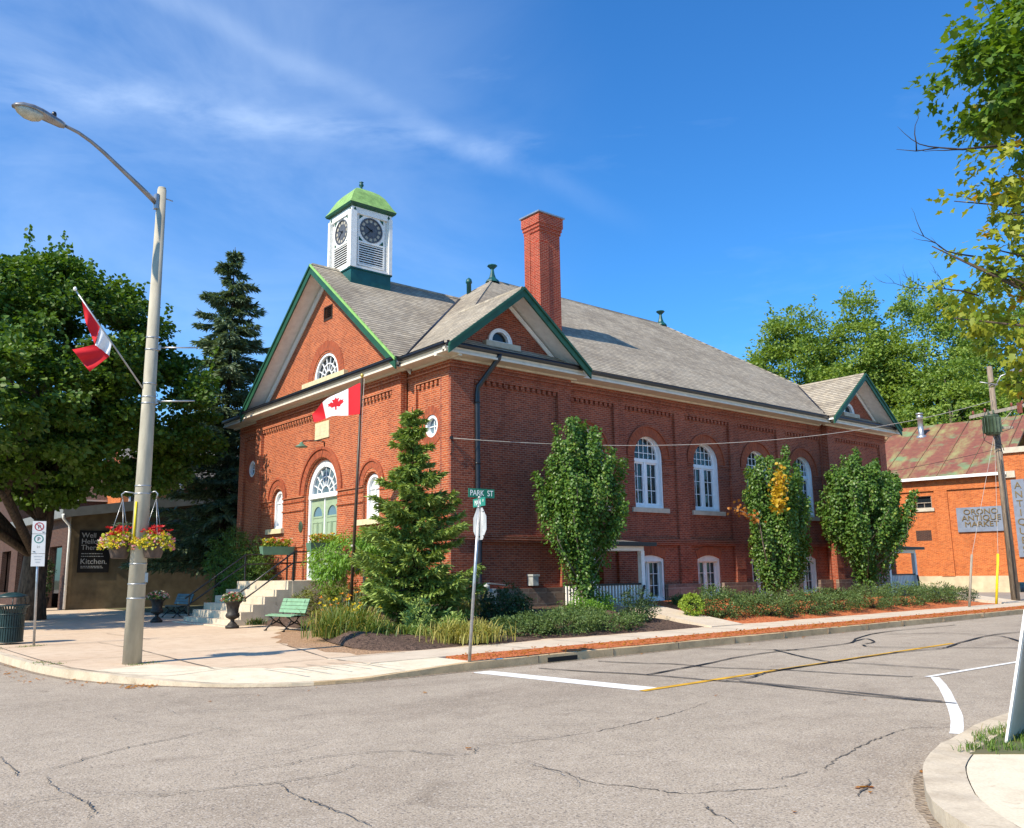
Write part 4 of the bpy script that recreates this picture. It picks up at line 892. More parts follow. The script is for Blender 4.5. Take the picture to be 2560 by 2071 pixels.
# side porches (roof, posts, railings)
def porch(x0, x1, yo, zr_, zf):
    b = MB(); b.hexa([(x0 - .3, yo - .35, zr_), (x1 + .35, yo - .35, zr_), (x1 + .35, .28, zr_ + .02), (x0 - .3, .28, zr_ + .02), (x0 - .3, yo - .35, zr_ + .10), (x1 + .35, yo - .35, zr_ + .10), (x1 + .35, .28, zr_ + .30), (x0 - .3, .28, zr_ + .30)])
    p = obj('porch', b, 'shingle_dark', TH)
    b = MB(); b.box(x0 - .33, yo - .39, zr_ + .0, x1 + .38, yo - .352, zr_ + .13); b.box(x0 - .34, yo - .352, zr_, x0 - .302, .27, zr_ + .14); obj('porch_fascia', b, 'black_iron', p)
    b = MB(); b.box(x0 - .02, yo - .06, zr_ - .16, x1 + .06, yo + .06, zr_ - .004); b.box(x0 - .06, yo + .06, zr_ - .16, x0 + .06, .28, zr_ - .004); b.box(x1 - .06, yo + .06, zr_ - .16, x1 + .055, .28, zr_ - .004); obj('porch_beam', b, 'white_paint', p)
    for x in (x0 + .06, x1 - .03):
        b = MB(); b.box(x - .085, yo - .085, zf - .3, x + .085, yo + .085, zr_ - .162); b.box(x - .11, yo - .11, zf - .3, x + .11, yo + .11, zf - .1); obj('porch_post', b, 'white_paint', p)
    b = MB(); b.box(x0, yo, zf - .6, x1, .28, zf - .04); obj('porch_floor', b, 'step_concrete', p)
    b = MB()
    for y_ in (yo,):
        for k in range(int((x1 - x0 - .3) / .15)): xx = x0 + .22 + k * .15; b.box(xx, y_ - .02, zf + .03, xx + .065, y_ + .02, zf + .66)
    for k in range(int((-yo) / .15)): yy = yo + .15 + k * .15; b.box(x0 - .02, yy, zf + .03, x0 + .02, yy + .065, zf + .66)
    obj('balusters', b, 'white_paint', p)
    b = MB(); b.box(x0 + .08, yo - .04, zf + .66, x1 - .1, yo + .04, zf + .72); b.box(x0 - .03, yo + .08, zf + .66, x0 + .05, .27, zf + .72); b.box(x0 + .08, yo - .03, zf - .02, x1 - .1, yo + .03, zf + .03)
    b.tube([(x1 - .05, yo - .12, zf + .62), (x1 - .75, yo - .5, zf + .0)], .045, 6); obj('railing', b, 'black_iron', p)
porch(4.75, 7.25, -1.35, 2.60, .62)
porch(24.6, 27.3, -1.35, 2.60, .72)

# ------------------------------------------------------------------ neighbouring buildings
class PlM(Pl):                             # market wall: sizes below were taken at a smaller scale
    def p(s, u, z, d=0.): return Pl.p(s, u * 1.12, z * 1.12 - .21, d * 1.12)
MA = PlM((39.79, 4.41, 0), (math.cos(R(-80)), math.sin(R(-80)), 0), (math.cos(R(10)), math.sin(R(10)), 0))
MK = thing('market_building', 'orange brick market building with a rust streaked green metal roof', 'building', (41, 2, 0))
b = MB(); b.plate(MA, rect(-14, 4.9, 1.22, 6.75), [rect(.2, 1.03, 5.05, 5.74)], 0, .3)
b.plate(MA, rect(-14.05, 4.9, 6.0, 6.75), [], -.10, 0)
for u0, u1 in ((1.22, 1.90), (-2.6, -1.9), (-6.4, -5.7)): b.pbox(MA, u0, u1, 1.22, 6.02, -.10, .02)
b.pbox(MA, 4.9, 6.6, .9, 7.75, -.22, 2.2); b.pbox(MA, 6.6, 6.9, .9, 6.8, 0.1, 12); b.pbox(MA, 4.85, 5.3, 6.45, 6.7, -.32, -.2)
obj('wall', b, 'brick_market', MK)
b = MB(); b.pbox(MA, -14.1, 4.92, .1, 1.24, -.07, .28); obj('plinth', b, 'concrete_base', MK)
b = MB(); b.pbox(MA, 4.78, 6.75, 7.75, 8.05, -.36, 2.4); b.pbox(MA, 4.8, 5.4, 6.42, 6.78, -.34, -.22); b.pbox(MA, 5.9, 6.5, 6.42, 6.78, -.34, -.22); obj('stone_cap', b, 'stone_sill', MK)
def mp_(u, z, d): return MA.p(u, z, d)
b = MB(); b.slab([mp_(-15, 6.72, -.35), mp_(5.0, 6.72, -.35), mp_(5.0, 11.15, 9.2), mp_(-15, 11.15, 9.2)], .12); b.slab([mp_(-15, 11.15, 9.2), mp_(5.0, 11.15, 9.2), mp_(5.0, 6.7, 18), mp_(-15, 6.7, 18)], .12)
mroof = obj('roof', b, 'rust_roof', MK)
b = MB()
for k in range(12):
    u = -12.5 + k * 1.55; b.tube([mp_(u, 6.75, -.33), mp_(u, 11.17, 9.2)], .03, 5)
obj('roof_seams', b, 'rust_roof', mroof)
b = MB(); b.pbox(MA, -15, 5.0, 6.60, 6.76, -.47, -.34); obj('gutter', b, 'white_paint', MK)
b = MB(); vb = mp_(-1.0, 10.15, 7.1); b.lathe(vb, [(.42, -.2), (.36, .05), (.2, .12), (.19, 1.35), (.24, 1.36), (.24, 1.5), (.2, 1.52), (.2, 1.62), (.26, 1.63), (.26, 1.74), (.02, 1.76)], 14); obj('vent_pipe', b, 'galv', mroof)
f = MB(); f.plate(MA, rect(.2, 1.03, 5.05, 5.74), [rect(.24, .99, 5.09, 5.70)], .06, .14); f.pbox(MA, .22, 1.0, 5.34, 5.38, .07, .13); f.pbox(MA, .6, .63, 5.08, 5.36, .08, .13)
wn_ = obj('window', f, 'wood_grey', MK); g = MB(); g.pbox(MA, .2, 1.03, 5.05, 5.74, .15, .18); obj('pane', g, 'glass', wn_); g = MB(); g.pbox(MA, .1, 1.15, 4.86, 5.05, -.08, .1); obj('sill', g, 'stone_sill', wn_)
g = MB(); g.pbox(MA, .04, .86, 3.22, 3.80, -.012, .05); obj('bricked_patch', g, 'brick_dark', MK)
b = MB(); b.pbox(MA, 2.28, 4.78, 3.62, 4.96, -.10, -.02); sg = obj('signboard', b, 'sign_blue'); tag(sg, 'blue grey three line signboard on the orange brick wall', 'sign')
b = MB()
for t_, z in (('ORONO', 4.58), ('ANTIQUE', 4.24), ('MARKET', 3.90)): b = MB(); b.text(t_, MA.p(3.5, z, -.115), MA.U, (0, 0, 1), .45, 0, 'CENTER', .03, scale_x=1.12); obj('lettering', b, 'letter_gold', sg)
b = MB(); b.pbox(MA, 5.16, 5.78, 2.2, 6.3, -.32, -.24); sg = obj('signboard', b, 'sign_blue'); tag(sg, 'tall narrow blue grey vertical signboard on the corner pier', 'sign')
b = MB()
for k, ch_ in enumerate('ANTIQUES'): b.text(ch_, MA.p(5.47, 5.82 - k * .485, -.335), MA.U, (0, 0, 1), .56, 0, 'CENTER', .014)
obj('lettering', b, 'letter_gold', sg)

KC = thing('kitchen_shop', 'low shop with tan stucco side wall and grey shed roof edge', 'building', (-4.4, 28, 0))
K = Pl((-4.4, 28, 0), (1, 0, 0), (0, 1, 0)); KF = Pl((-4.4, 28, 0), (0, 1, 0), (1, 0, 0))
b = MB(); b.plate(K, [(0, 0), (9, 0), (9, 6.3), (0, 4.95)], [], 0, .3); obj('side_wall', b, 'tan_stucco', KC)
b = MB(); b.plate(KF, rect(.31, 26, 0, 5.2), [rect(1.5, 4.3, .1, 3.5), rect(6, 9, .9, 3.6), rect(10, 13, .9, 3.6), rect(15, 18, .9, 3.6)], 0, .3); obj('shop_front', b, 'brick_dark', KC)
b = MB(); b.pbox(KF, 1.2, 25, .1, 3.7, .7, .8); obj('shop_window', b, 'glass', KC)
b = MB(); b.hexa([K.p(u, z, d) for u, z, d in ((-.5, 4.90, -.35), (9.2, 6.18, -.35), (9.2, 6.18, 26), (-.5, 4.9, 26))] + [K.p(u, z, d) for u, z, d in ((-.5, 5.35, -.35), (9.2, 6.85, -.35), (9.2, 6.85, 26), (-.5, 5.35, 26))]); obj('roof', b, 'grey_fascia', KC)
b = MB(); b.tube([(-4.9, 27.6, 5.05), (-4.85, 27.7, 4.85), (-4.5, 27.85, 4.5), (-4.45, 27.9, 4.2), (-4.45, 27.9, .2)], .07, 8); obj('downspout', b, 'white_paint', KC)
b = MB(); b.pbox(K, .45, 2.0, 2.05, 4.25, -.05, -.004); po = obj('poster', b, 'poster_black'); tag(po, 'black poster with pale words on the tan stucco wall', 'poster')
b = MB()
for t_, z, sz in (('Well', 3.88, .37), ('Hello', 3.56, .37), ('There,', 3.24, .37), ('Kitchen.', 2.50, .40)): b.text(t_, K.p(.56, z, -.056), K.U, (0, 0, 1), sz, 0, 'LEFT', .003)
for z in (3.02, 2.88, 2.36, 2.28):
    u = .60
    while u < 1.6: w_ = random.uniform(.05, .14); b.pbox(K, u, u + w_, z, z + .035, -.054, -.05); u += w_ + .03
obj('lettering', b, 'letter_grey', po)
fe = thing('board_fence', 'tall dark weathered board fence beside the stucco wall', 'fence', (2.4, 30, 0))
b = MB(); x = 2.4
while x < 8.5: b.box(x, 30, .1, x + .17, 30.04, 6.3 + random.uniform(-.06, .06)); x += .185
obj('boards', b, 'fence_dark', fe); b = MB()
for z in (1.2, 5.2): b.box(2.4, 30.05, z, 8.6, 30.12, z + .12)
obj('rail', b, 'fence_dark', fe)
def house(name, label, loc, x0, x1, y0, y1, ze, zr_, wall, roofm, axis, win=()):
    h_ = thing(name, label, 'house', loc); b = MB(); b.box(x0, y0, 0, x1, y1, ze)
    if axis == 'x':
        ym = (y0 + y1) / 2; k = [(y0, ze), (y1, ze), (ym, zr_ - .15)]
        for x in (x0, x1 - .2): b.add([(x, *q) for q in k] + [(x + .2, *q) for q in k], [(0, 1, 2), (5, 4, 3)])
        r_ = MB(); r_.slab([(x0 - .4, y0 - .4, ze - .25), (x1 + .4, y0 - .4, ze - .25), (x1 + .4, ym, zr_), (x0 - .4, ym, zr_)], .15, 0, 1); r_.slab([(x0 - .4, y1 + .4, ze - .25), (x1 + .4, y1 + .4, ze - .25), (x1 + .4, ym, zr_), (x0 - .4, ym, zr_)], .15, 0, 1)
    else:
        xm = (x0 + x1) / 2; k = [(x0, ze), (x1, ze), (xm, zr_ - .15)]
        for y in (y0, y1 - .2): b.add([(q[0], y, q[1]) for q in k] + [(q[0], y + .2, q[1]) for q in k], [(0, 1, 2), (5, 4, 3), (0, 2, 5, 3), (1, 4, 5, 2)])
        r_ = MB(); r_.slab([(x0 - .4, y0 - .4, ze - .25), (x0 - .4, y1, ze - .25), (xm, y1, zr_), (xm, y0 - .4, zr_)], .15, 0, 1); r_.slab([(x1 + .4, y0 - .4, ze - .25), (x1 + .4, y1, ze - .25), (xm, y1, zr_), (xm, y0 - .4, zr_)], .15, 0, 1)
    obj('wall', b, wall, h_); obj('roof', r_, [roofm, 'white_paint'], h_)
    for (cx_, y_, z0, z1, hw_) in win:
        pl_ = Pl((0, y_, 0), (1, 0, 0), (0, 1, 0)); f = MB(); A_ = segarch(cx_, hw_, z0, z1, .2); f.plate(pl_, A_, [rect(cx_ - hw_ + .12, cx_ + hw_ - .12, z0 + .12, z1 - .05)], -.06, .02)
        w2 = obj('window', f, 'white_paint', h_); g = MB(); g.pbox(pl_, cx_ - hw_, cx_ + hw_, z0, z1, -.03, -.02); obj('pane', g, 'glass', w2)
house('long_brick_house', 'long brick house with grey shingle roof behind the spruce', (8, 46, 0), 3.2, 15, 44, 52, 9.1, 12.2, 'brick_front', 'shingle_dark', 'x', ((4.6, 44, 6.6, 8.4, .5),))
house('gabled_house', 'small brick house with white edged gable behind the shop', (4, 50, 0), 2.0, 5.9, 42.5, 49, 8.4, 11.2, 'brick_market', 'shingle_brown', 'y', ((2.9, 42.5, 6.6, 7.6, .35),))
house('brown_roofed_house', 'house with dark brown roof seen through the maple', (-1, 47, 0), -4, 1.9, 46, 52, 7.6, 10.8, 'brick_dark', 'shingle_brown', 'x')

# ------------------------------------------------------------------ street furniture
LP = (-10.61, -4.43)
lp = thing('street_lamp', 'round concrete street lamp pole with curved arm over the corner', 'street lamp', (*LP, .15))
b = MB(); b.tube([(*LP, .12), (*LP, 9.72)], [.172, .088], 24); b.tube([(*LP, 9.7), (*LP, 9.76)], .078, 16)
obj('pole', b, 'concrete_pole', lp)
a190 = Vector((math.cos(R(190)), math.sin(R(190)), 0)); L3 = Vector((*LP, 0))
def la(u, z, s_=0.): return L3 + a190 * u + Vector((0, 0, z)) + Vector((-a190.y, a190.x, 0)) * s_
b = MB(); b.tube(smooth_path([la(.12, 9.40), la(.5, 9.64), la(.9, 9.88), la(1.3, 10.11), la(1.64, 10.26), la(1.9, 10.35), la(2.1, 10.36)], 3) if False else [la(.12, 9.40), la(.5, 9.64), la(.9, 9.88), la(1.25, 10.09), la(1.5, 10.215), la(1.75, 10.305), la(2.1, 10.36)], [.055, .05, .044, .04, .036, .034, .032], 10); arm = obj('lamp_arm', b, 'lamp_metal', lp)
b = MB(); b.obox(la(.11, 9.42), (a190, (-a190.y, a190.x, 0), (0, 0, 1)), .03, .06, .16); b.tube([la(-.09, 9.55), la(-.25, 9.55)], .012, 6); obj('arm_bracket', b, 'galv', lp)
def loft(secs, n=16):
    b = MB(); vs = []
    for (u, zc_, hw_, hu, hd) in secs:
        for k in range(n):
            a = 2 * math.pi * k / n; s_, c_ = math.sin(a), math.cos(a); vs.append(la(u, zc_ + (hu if s_ > 0 else hd) * s_, hw_ * c_))
    b.add(vs, [(i * n + k, i * n + (k + 1) % n, (i + 1) * n + (k + 1) % n, (i + 1) * n + k) for i in range(len(secs) - 1) for k in range(n)] + [tuple(range(n)), tuple(range(len(vs) - 1, len(vs) - n - 1, -1))], 0, True); return b
head = obj('lamp_head', loft([(2.02, 10.345, .055, .055, .06), (2.10, 10.35, .075, .08, .08), (2.3, 10.375, .11, .10, .08), (2.45, 10.385, .15, .115, .05), (2.62, 10.39, .175, .12, .03), (2.80, 10.385, .155, .10, .025), (2.92, 10.37, .09, .06, .02), (2.96, 10.365, .02, .02, .01)]), 'lamp_metal', lp)
obj('lens', loft([(2.40, 10.345, .03, .01, .02), (2.46, 10.35, .12, .02, .10), (2.58, 10.36, .155, .02, .155), (2.72, 10.365, .15, .02, .155), (2.84, 10.365, .11, .02, .10), (2.91, 10.365, .03, .01, .03)]), 'lamp_lens', head)
b = MB(); b.lathe(la(2.22, 10.46), [(.045, -.02), (.045, .05), (.03, .08), (.01, .085)], 10); obj('photocell', b, 'black_metal', head)
b = MB(); rr = lambda z: .172 - (.172 - .088) * (z - .12) / 9.6
for z in (1.35, 1.62, 2.0, 3.35, 3.5, 5.15, 5.28, 5.55, 6.25, 6.5): b = MB(); b.tube([(*LP, z), (*LP, z + .025)], rr(z) + .008, 20); obj('strap', b, 'galv', lp)
for z in (6.33, 5.22):
    b = MB(); b.tube([(LP[0] + .12, LP[1] - .03, z), (LP[0] + .78, LP[1] - .38, z + .03)], .016, 8); b.box(LP[0] + .10, LP[1] - .06, z - .05, LP[0] + .16, LP[1], z + .05); obj('banner_arm', b, 'galv', lp)
b = MB(); b.tube([(LP[0] - .14, LP[1] - .09, 2.45), (LP[0] - .135, LP[1] - .085, 3.2)], .022, 6); obj('yellow_guard', b, 'yellow_plastic', lp)
b = MB(); b.obox((LP[0] + .13, LP[1] - .09, 1.75), ((1, 0, 0), (0, 1, 0), (0, 0, 1)), .03, .03, .09); obj('access_cover', b, 'galv', lp)
b = MB()
for ox, oy in ((.21, -.18), (-.29, .25)): b = MB(); b.tube([(LP[0] + ox * .4, LP[1] + oy * .4, 3.38), (LP[0] + ox * .9, LP[1] + oy * .9, 3.41), (LP[0] + ox * 1.08, LP[1] + oy * 1.08, 3.36), (LP[0] + ox, LP[1] + oy, 3.27)], .014, 6); obj('basket_hook', b, 'galv', lp)
# flag on the lamp
FS = [Vector((LP[0] - .12, LP[1] - .01, 5.45)), Vector((-12.12, -4.50, 7.22))]
fl = thing('canada_flag', 'red and white flag drooping from a slanted staff on the lamp pole', 'flag', FS[0])
b = MB(); b.tube(FS, .017, 8); fs = obj('flagstaff', b, 'galv', fl); b = MB(); b.lathe(FS[1] - Vector((0, 0, .03)), [(.02, 0), (.035, .03), (.03, .06), (.01, .08)], 10); obj('finial', b, 'white_paint', fs)
sdv = FS[1] - FS[0]
def cloth(rows, mi, b):                   # grid of points
    n = len(rows[0]); vs = [p for r_ in rows for p in r_]; b.add(vs, [(i * n + k, i * n + k + 1, (i + 1) * n + k + 1, (i + 1) * n + k) for i in range(len(rows) - 1) for k in range(n - 1)], mi, True)
bf = MB()
def fp(t, dx, dz, w_): return FS[0] + sdv * t + Vector((dx, w_, dz))
def patch(A0, A1, B0, B1, mi, ph):
    rows = []
    for i in range(9):
        s_ = i / 8; rows.append([A0.lerp(A1, t / 10).lerp(B0.lerp(B1, t / 10), s_) + Vector((.02, .05, .0)) * math.sin(ph + t * .9 + s_ * 2) * s_ for t in range(11)])
    cloth(rows, mi, bf)
q0, q1, q2 = fp(.91, 0, 0, 0), fp(.64, 0, 0, 0), fp(.47, 0, 0, 0)
r0, r1, r2_ = fp(.82, -.02, -.30, .05), fp(.56, -.16, -.24, .06), fp(.43, -.07, -.19, .04)
patch(q0, q1, r0 + Vector((.0, 0, .05)), r1, 0, .3); patch(q1, q2, r1, r2_, 1, 1.2)
patch(r1 + Vector((.0, .01, .02)), r2_, r1 + Vector((-.38, .10, -.12)), r2_ + Vector((-.30, .12, -.34)), 0, .8)
ob_ = obj('cloth', bf, ['flag_red', 'flag_white'], fl)

# maple leaf flag on the flagpole
ML = [(0, 1.0), (.12, .78), (.30, .86), (.22, .44), (.42, .64), (.47, .52), (.70, .57), (.62, .36), (.72, .30), (.38, .02), (.42, -.10), (.06, -.06), (.08, -.42), (-.08, -.42)]
ML = ML[:13] + [(-x, y) for x, y in ML[12:0:-1]]
def inpoly(x, y, P):
    r_ = False; j = len(P) - 1
    for i in range(len(P)):
        if (P[i][1] > y) != (P[j][1] > y) and x < (P[j][0] - P[i][0]) * (y - P[i][1]) / (P[j][1] - P[i][1]) + P[i][0]: r_ = not r_
        j = i
    return r_
PB, PT = Vector((-2.2, 2.27, .3)), Vector((-2.2, 1.80, 7.96))
fp_ = thing('flagpole', 'slim dark bronze flagpole standing among the lilies', 'flagpole', PB)
b = MB(); b.tube([PB, PT], [.052, .038], 14); obj('pole', b, 'bronze_pole', fp_); b = MB(); b.lathe(PT, [(.03, 0), (.03, .03), (.055, .06), (.06, .09), (.045, .13), (.01, .15)], 12); obj('finial', b, 'gold', fp_)
b = MB(); b.tube([PB + Vector((.06, -.05, 1.2)), PT + Vector((.055, -.045, -.02))], .008, 5); b.obox(PB + Vector((.0, -.11, 2.35)), ((1, 0, 0), (0, 1, 0), (0, 0, 1)), .055, .055, .03); obj('halyard', b, 'cable_pale', fp_)
fl = thing('canada_flag', 'red and white maple leaf flag flying from the dark flagpole', 'flag', PT)
bf = MB(); NX, NY = 120, 60; FL, FH = 2.0, 1.02; dirf = Vector((-.72, .69, 0)); sidef = Vector((.69, .72, 0)); top = PT + Vector((-.04, .03, -.16))
pts = []
for j in range(NY + 1):
    v = j / NY
    for i in range(NX + 1):
        u = i / NX; wv = math.sin(u * 7.5 + v * 1.4) * .13 * u + math.sin(u * 15 + v * 3) * .03 * u
        drop = -.90 * u ** 1.25 - .05 * math.sin(u * 8) * u; squeeze = 1 - .72 * u ** 1.2
        pts.append(top + dirf * (u * FL * .80 - v * .10 * u) + sidef * wv + Vector((0, 0, drop - v * FH * squeeze)))
fc, mi = [], []
for j in range(NY):
    for i in range(NX):
        u, v = (i + .5) / NX, (j + .5) / NY; fc.append((j * (NX + 1) + i, j * (NX + 1) + i + 1, (j + 1) * (NX + 1) + i + 1, (j + 1) * (NX + 1) + i))
        mi.append(0 if u < .25 or u > .75 or inpoly((u - .5) * 2 / .46, (.56 - v) / .42, ML) else 1)
bf.add(pts, fc, 0, True); bf.m = mi; obj('cloth', bf, ['flag_red', 'flag_white'], fl)

# stop sign with street names
SB, ST = Vector((-6.0, -8.90, .1)), Vector((-5.85, -9.05, 3.16))
ss = thing('street_sign', 'leaning steel post with the grey back of a stop sign and two green name blades', 'street sign', SB)
b = MB(); b.tube([SB, ST], .031, 10); obj('post', b, 'galv', ss)
def sp(z): return SB + (ST - SB) * ((z - SB.z) / (ST.z - SB.z))
c = sp(2.665) + Vector((.045, .0, 0)); o78 = Vector((math.cos(R(76)), math.sin(R(76)), 0)); nn = Vector((-o78.y, o78.x, 0))
b = MB(); oc = [(.325 * math.cos(R(22.5 + 45 * k)), .325 * math.sin(R(22.5 + 45 * k))) for k in range(8)]
pl_ = Pl(c, o78, -nn); b.plate(pl_, [(u, z) for u, z in oc], [], -.004, .004); sb_ = obj('stop_plate', b, 'sign_back', ss)
b = MB(); pl2 = Pl(c - nn * .0055, o78, -nn); b.plate(pl2, [(u * .99, z * .99) for u, z in oc], [], -.001, .001); obj('red_face', b, 'red_paint', sb_)
b = MB()
for z in (-.24, .24): b.tube([c + Vector((0, 0, z)) + nn * .005, c + Vector((0, 0, z)) + nn * .02], .018, 8)
for u, z in ((.16, -.2), (-.17, .22), (-.18, -.23)): b.obox(c + o78 * u + Vector((0, 0, z)) + nn * .006, (o78, nn, (0, 0, 1)), .035, .001, .008)
obj('bolts', b, 'dark_void', sb_)
def blade(body, small, z, X, w_, h_, size, off, mat):
    X = Vector(X).normalized(); N_ = Vector((X.y, -X.x, 0)); c = sp(z) + X * off; b = MB(); b.obox(c, (X, N_, (0, 0, 1)), w_ / 2, .006, h_ / 2)
    bl_ = obj('name_blade', b, mat, ss); b = MB()
    for s_ in (1, -1):
        b.text(body, c + N_ * .0075 * s_ - Vector((0, 0, size * .34)) - X * s_ * (.06 if small else 0), X * s_, (0, 0, 1), size, 0, 'CENTER', .001, scale_x=.86)
        if small: b.text(small, c + N_ * .0075 * s_ + X * s_ * (w_ / 2 - .085), X * s_, (0, 0, 1), size * .42, 0, 'CENTER', .001, scale_x=.9)
    e = MB(); obj('lettering', b, 'letter_white', bl_)
blade('PARK  ST', '', 3.245, (1, -.05, 0), .60, .17, .155, .04, 'sign_green'); blade('MAIN', 'ST', 3.07, o78 * -1, .56, .16, .14, .0, 'sign_teal')
b = MB(); b.tube([sp(3.14), sp(3.18)], .04, 8); b.tube([sp(2.97), sp(3.0)], .036, 8); obj('bracket', b, 'galv', ss)
# parking sign
PB2, PT2 = Vector((-10.96, 2.15, .12)), Vector((-11.06, 2.17, 3.16))
pk = thing('parking_sign', 'thin steel post with three stacked white parking signs by the kerb', 'parking sign', PB2)
b = MB(); b.tube([PB2, PT2], .03, 8); obj('post', b, 'galv', pk)
pX = Vector((.985, -.17, 0)).normalized(); pN = Vector((pX.y, -pX.x, 0)); pu = (PT2 - PB2).normalized()
def pc(z): return PB2 + (PT2 - PB2) * ((z - PB2.z) / (PT2.z - PB2.z)) + pN * .04
for z0, z1 in ((2.86, 3.17), (2.375, 2.85), (2.06, 2.365)):
    b = MB(); zc_ = (z0 + z1) / 2; b.obox(pc(zc_), (pX, pN, pu), .15, .004, (z1 - z0) / 2); p_ = obj('sign_plate', b, 'sign_white', pk)
    def disc(cz, r0, r1, mat, nm, a0=0, a1=360):
        b = MB(); o = pc(cz) + pN * .0065; n = 28
        for k in range(n):
            A, B = R(a0 + (a1 - a0) * k / n), R(a0 + (a1 - a0) * (k + 1) / n)
            b.face([o + pX * r_ * math.cos(t) + pu * r_ * math.sin(t) for r_, t in ((r0, A), (r1, A), (r1, B), (r0, B))])
        return b
    if z0 > 2.8:
        b = disc(3.035, .083, .105, '', ''); q = pc(3.035) + pN * .0075; d45 = (pX + pu * -1).normalized(); e45 = (pX + pu).normalized(); b.face([q + d45 * a - e45 * c_ for a, c_ in ((-.09, -.009), (.09, -.009), (.09, .009), (-.09, .009))]); obj('red_ring', b, 'red_paint', p_)
        b = MB(); b.text('P', pc(2.985) + pN * .006, pX, pu, .135, 0, 'CENTER', .0005); b.tube([pc(2.9) + pX * .07 + pN * .005, pc(2.9) + pX * .12 + pN * .005], .008, 5); obj('lettering', b, 'letter_black', p_)
    elif z0 > 2.3:
        obj('green_ring', disc(2.73, .083, .105, '', ''), 'sign_teal', p_)
        b = MB(); b.text('P', pc(2.68) + pN * .006, pX, pu, .135, 0, 'CENTER', .0005); b.tube([pc(2.42) - pX * .12 + pN * .005, pc(2.42) - pX * .07 + pN * .005], .008, 5); obj('lettering', b, 'letter_black', p_)
        b = MB(); b.text('21', pc(2.51) + pN * .006, pX, pu, .08, 0, 'CENTER', .0005); obj('hours', b, 'dial_mark', p_)
    else:
        b = MB()
        for k in range(3): b.obox(pc(2.30 - k * .07) + pN * .0055, (pX, pN, pu), .09 - .02 * k, .0006, .009)
        obj('faint_print', b, 'sign_back', p_)
# litter bin
bn = thing('litter_bin', 'dark green slatted litter bin standing by the parking sign', 'litter bin', (-11.3, 3.35, .15))
b = MB(); cB = Vector((-11.3, 3.35, .15))
for k in range(36):
    a = 2 * math.pi * k / 36; ca, sa = math.cos(a), math.sin(a); X = Vector((-sa, ca, 0)); P = [cB + Vector((ca, sa, 0)) * r_ + Vector((0, 0, z)) for r_, z in ((.315, .05), (.315, .74), (.345, .88), (.40, .955))]
    for i in range(3):
        w_ = .020; N_ = Vector((ca, sa, 0)) * .008; b.hexa([P[i] - X * w_ - N_, P[i] + X * w_ - N_, P[i] + X * w_ + N_, P[i] - X * w_ + N_] + [P[i + 1] - X * w_ - N_, P[i + 1] + X * w_ - N_, P[i + 1] + X * w_ + N_, P[i + 1] - X * w_ + N_])
obj('slats', b, 'bin_green', bn)
b = MB(); b.lathe(cB, [(.27, .04), (.285, .06), (.285, .85), (.26, .86)], 24); obj('liner', b, 'dark_void', bn)
b = MB()
for z, r_ in ((.06, .325), (.42, .325), (.74, .325), (.95, .405)):
    P = [cB + Vector((r_ * math.cos(2 * math.pi * k / 30), r_ * math.sin(2 * math.pi * k / 30), z)) for k in range(31)]; b.tube(P, .016, 6, 0, False)
obj('hoop', b, 'bin_green', bn)
b = MB()
for k in range(3): a = 2 * math.pi * k / 3 + .4; b.tube([cB + Vector((.39 * math.cos(a), .39 * math.sin(a), .95)), cB + Vector((.33 * math.cos(a), .33 * math.sin(a), 1.16))], .012, 6)
b.lathe(cB + Vector((0, 0, 1.15)), [(.36, 0), (.365, .02), (.34, .05), (.12, .12), (.01, .13)], 24); obj('lid', b, 'bin_green', bn)
# benches
def bench(o, ang, label, mat, nm='park_bench'):
    t = thing(nm, label, 'bench', o); c, s_ = math.cos(ang), math.sin(ang)
    def W(x, y, z): return Vector((o[0] + x * c - y * s_, o[1] + x * s_ + y * c, o[2] + z))   # x along, y towards the back
    bs, bb = MB(), MB(); hl = .74
    def slat(b, y0, z0, y1, z1, th):
        d = Vector((0, y1 - y0, z1 - z0)).normalized(); n = Vector((0, -d.z, d.y)) * th
        P = [(y0, z0), (y1, z1), (y1 + n.y, z1 + n.z), (y0 + n.y, z0 + n.z)]
        b.hexa([W(-hl, *q) for q in P] + [W(hl, *q) for q in P])
    for y, z in ((-.26, .415), (-.165, .44), (-.07, .445), (.025, .44), (.12, .43)): slat(bs, y, z, y + .082, z - .002 + (.012 if y < -.2 else 0), .028)
    for k in range(4): f0 = .50 + k * .105; slat(bb, .20 + (f0 - .45) * .36, f0, .20 + (f0 + .092 - .45) * .36, f0 + .092, .026)
    obj('seat', bs, mat, t); obj('backrest', bb, mat, t)
    for x in (-.5, .52):
        b = MB()
        for pth in ([(-.36, .02), (-.33, .06), (-.22, .16), (-.12, .30), (-.20, .38), (-.27, .40)], [(.36, .02), (.33, .05), (.20, .14), (.06, .30), (.10, .38), (.18, .44), (.26, .62), (.34, .88)], [(-.27, .40), (-.05, .42), (.18, .41)], [(-.12, .30), (-.02, .24), (.06, .30)], [(-.22, .16), (-.10, .20), (-.02, .24)], [(.20, .14), (.10, .20), (-.02, .24)]):
            b.tube([W(x, *q) for q in pth], .021, 7)
        for y in (-.37, .37): b.obox(W(x, y, .015), ((c, s_, 0), (-s_, c, 0), (0, 0, 1)), .03, .04, .015)
        obj('leg', b, 'black_iron', t)
    return t
bench((-4.25, 2.45, .158), R(-85), 'green slatted park bench with black iron legs by the steps', 'bench_green')
bench((-3.4, 14.2, .16), R(-85), 'dark bench in deep shade left of the front steps', 'bin_green')
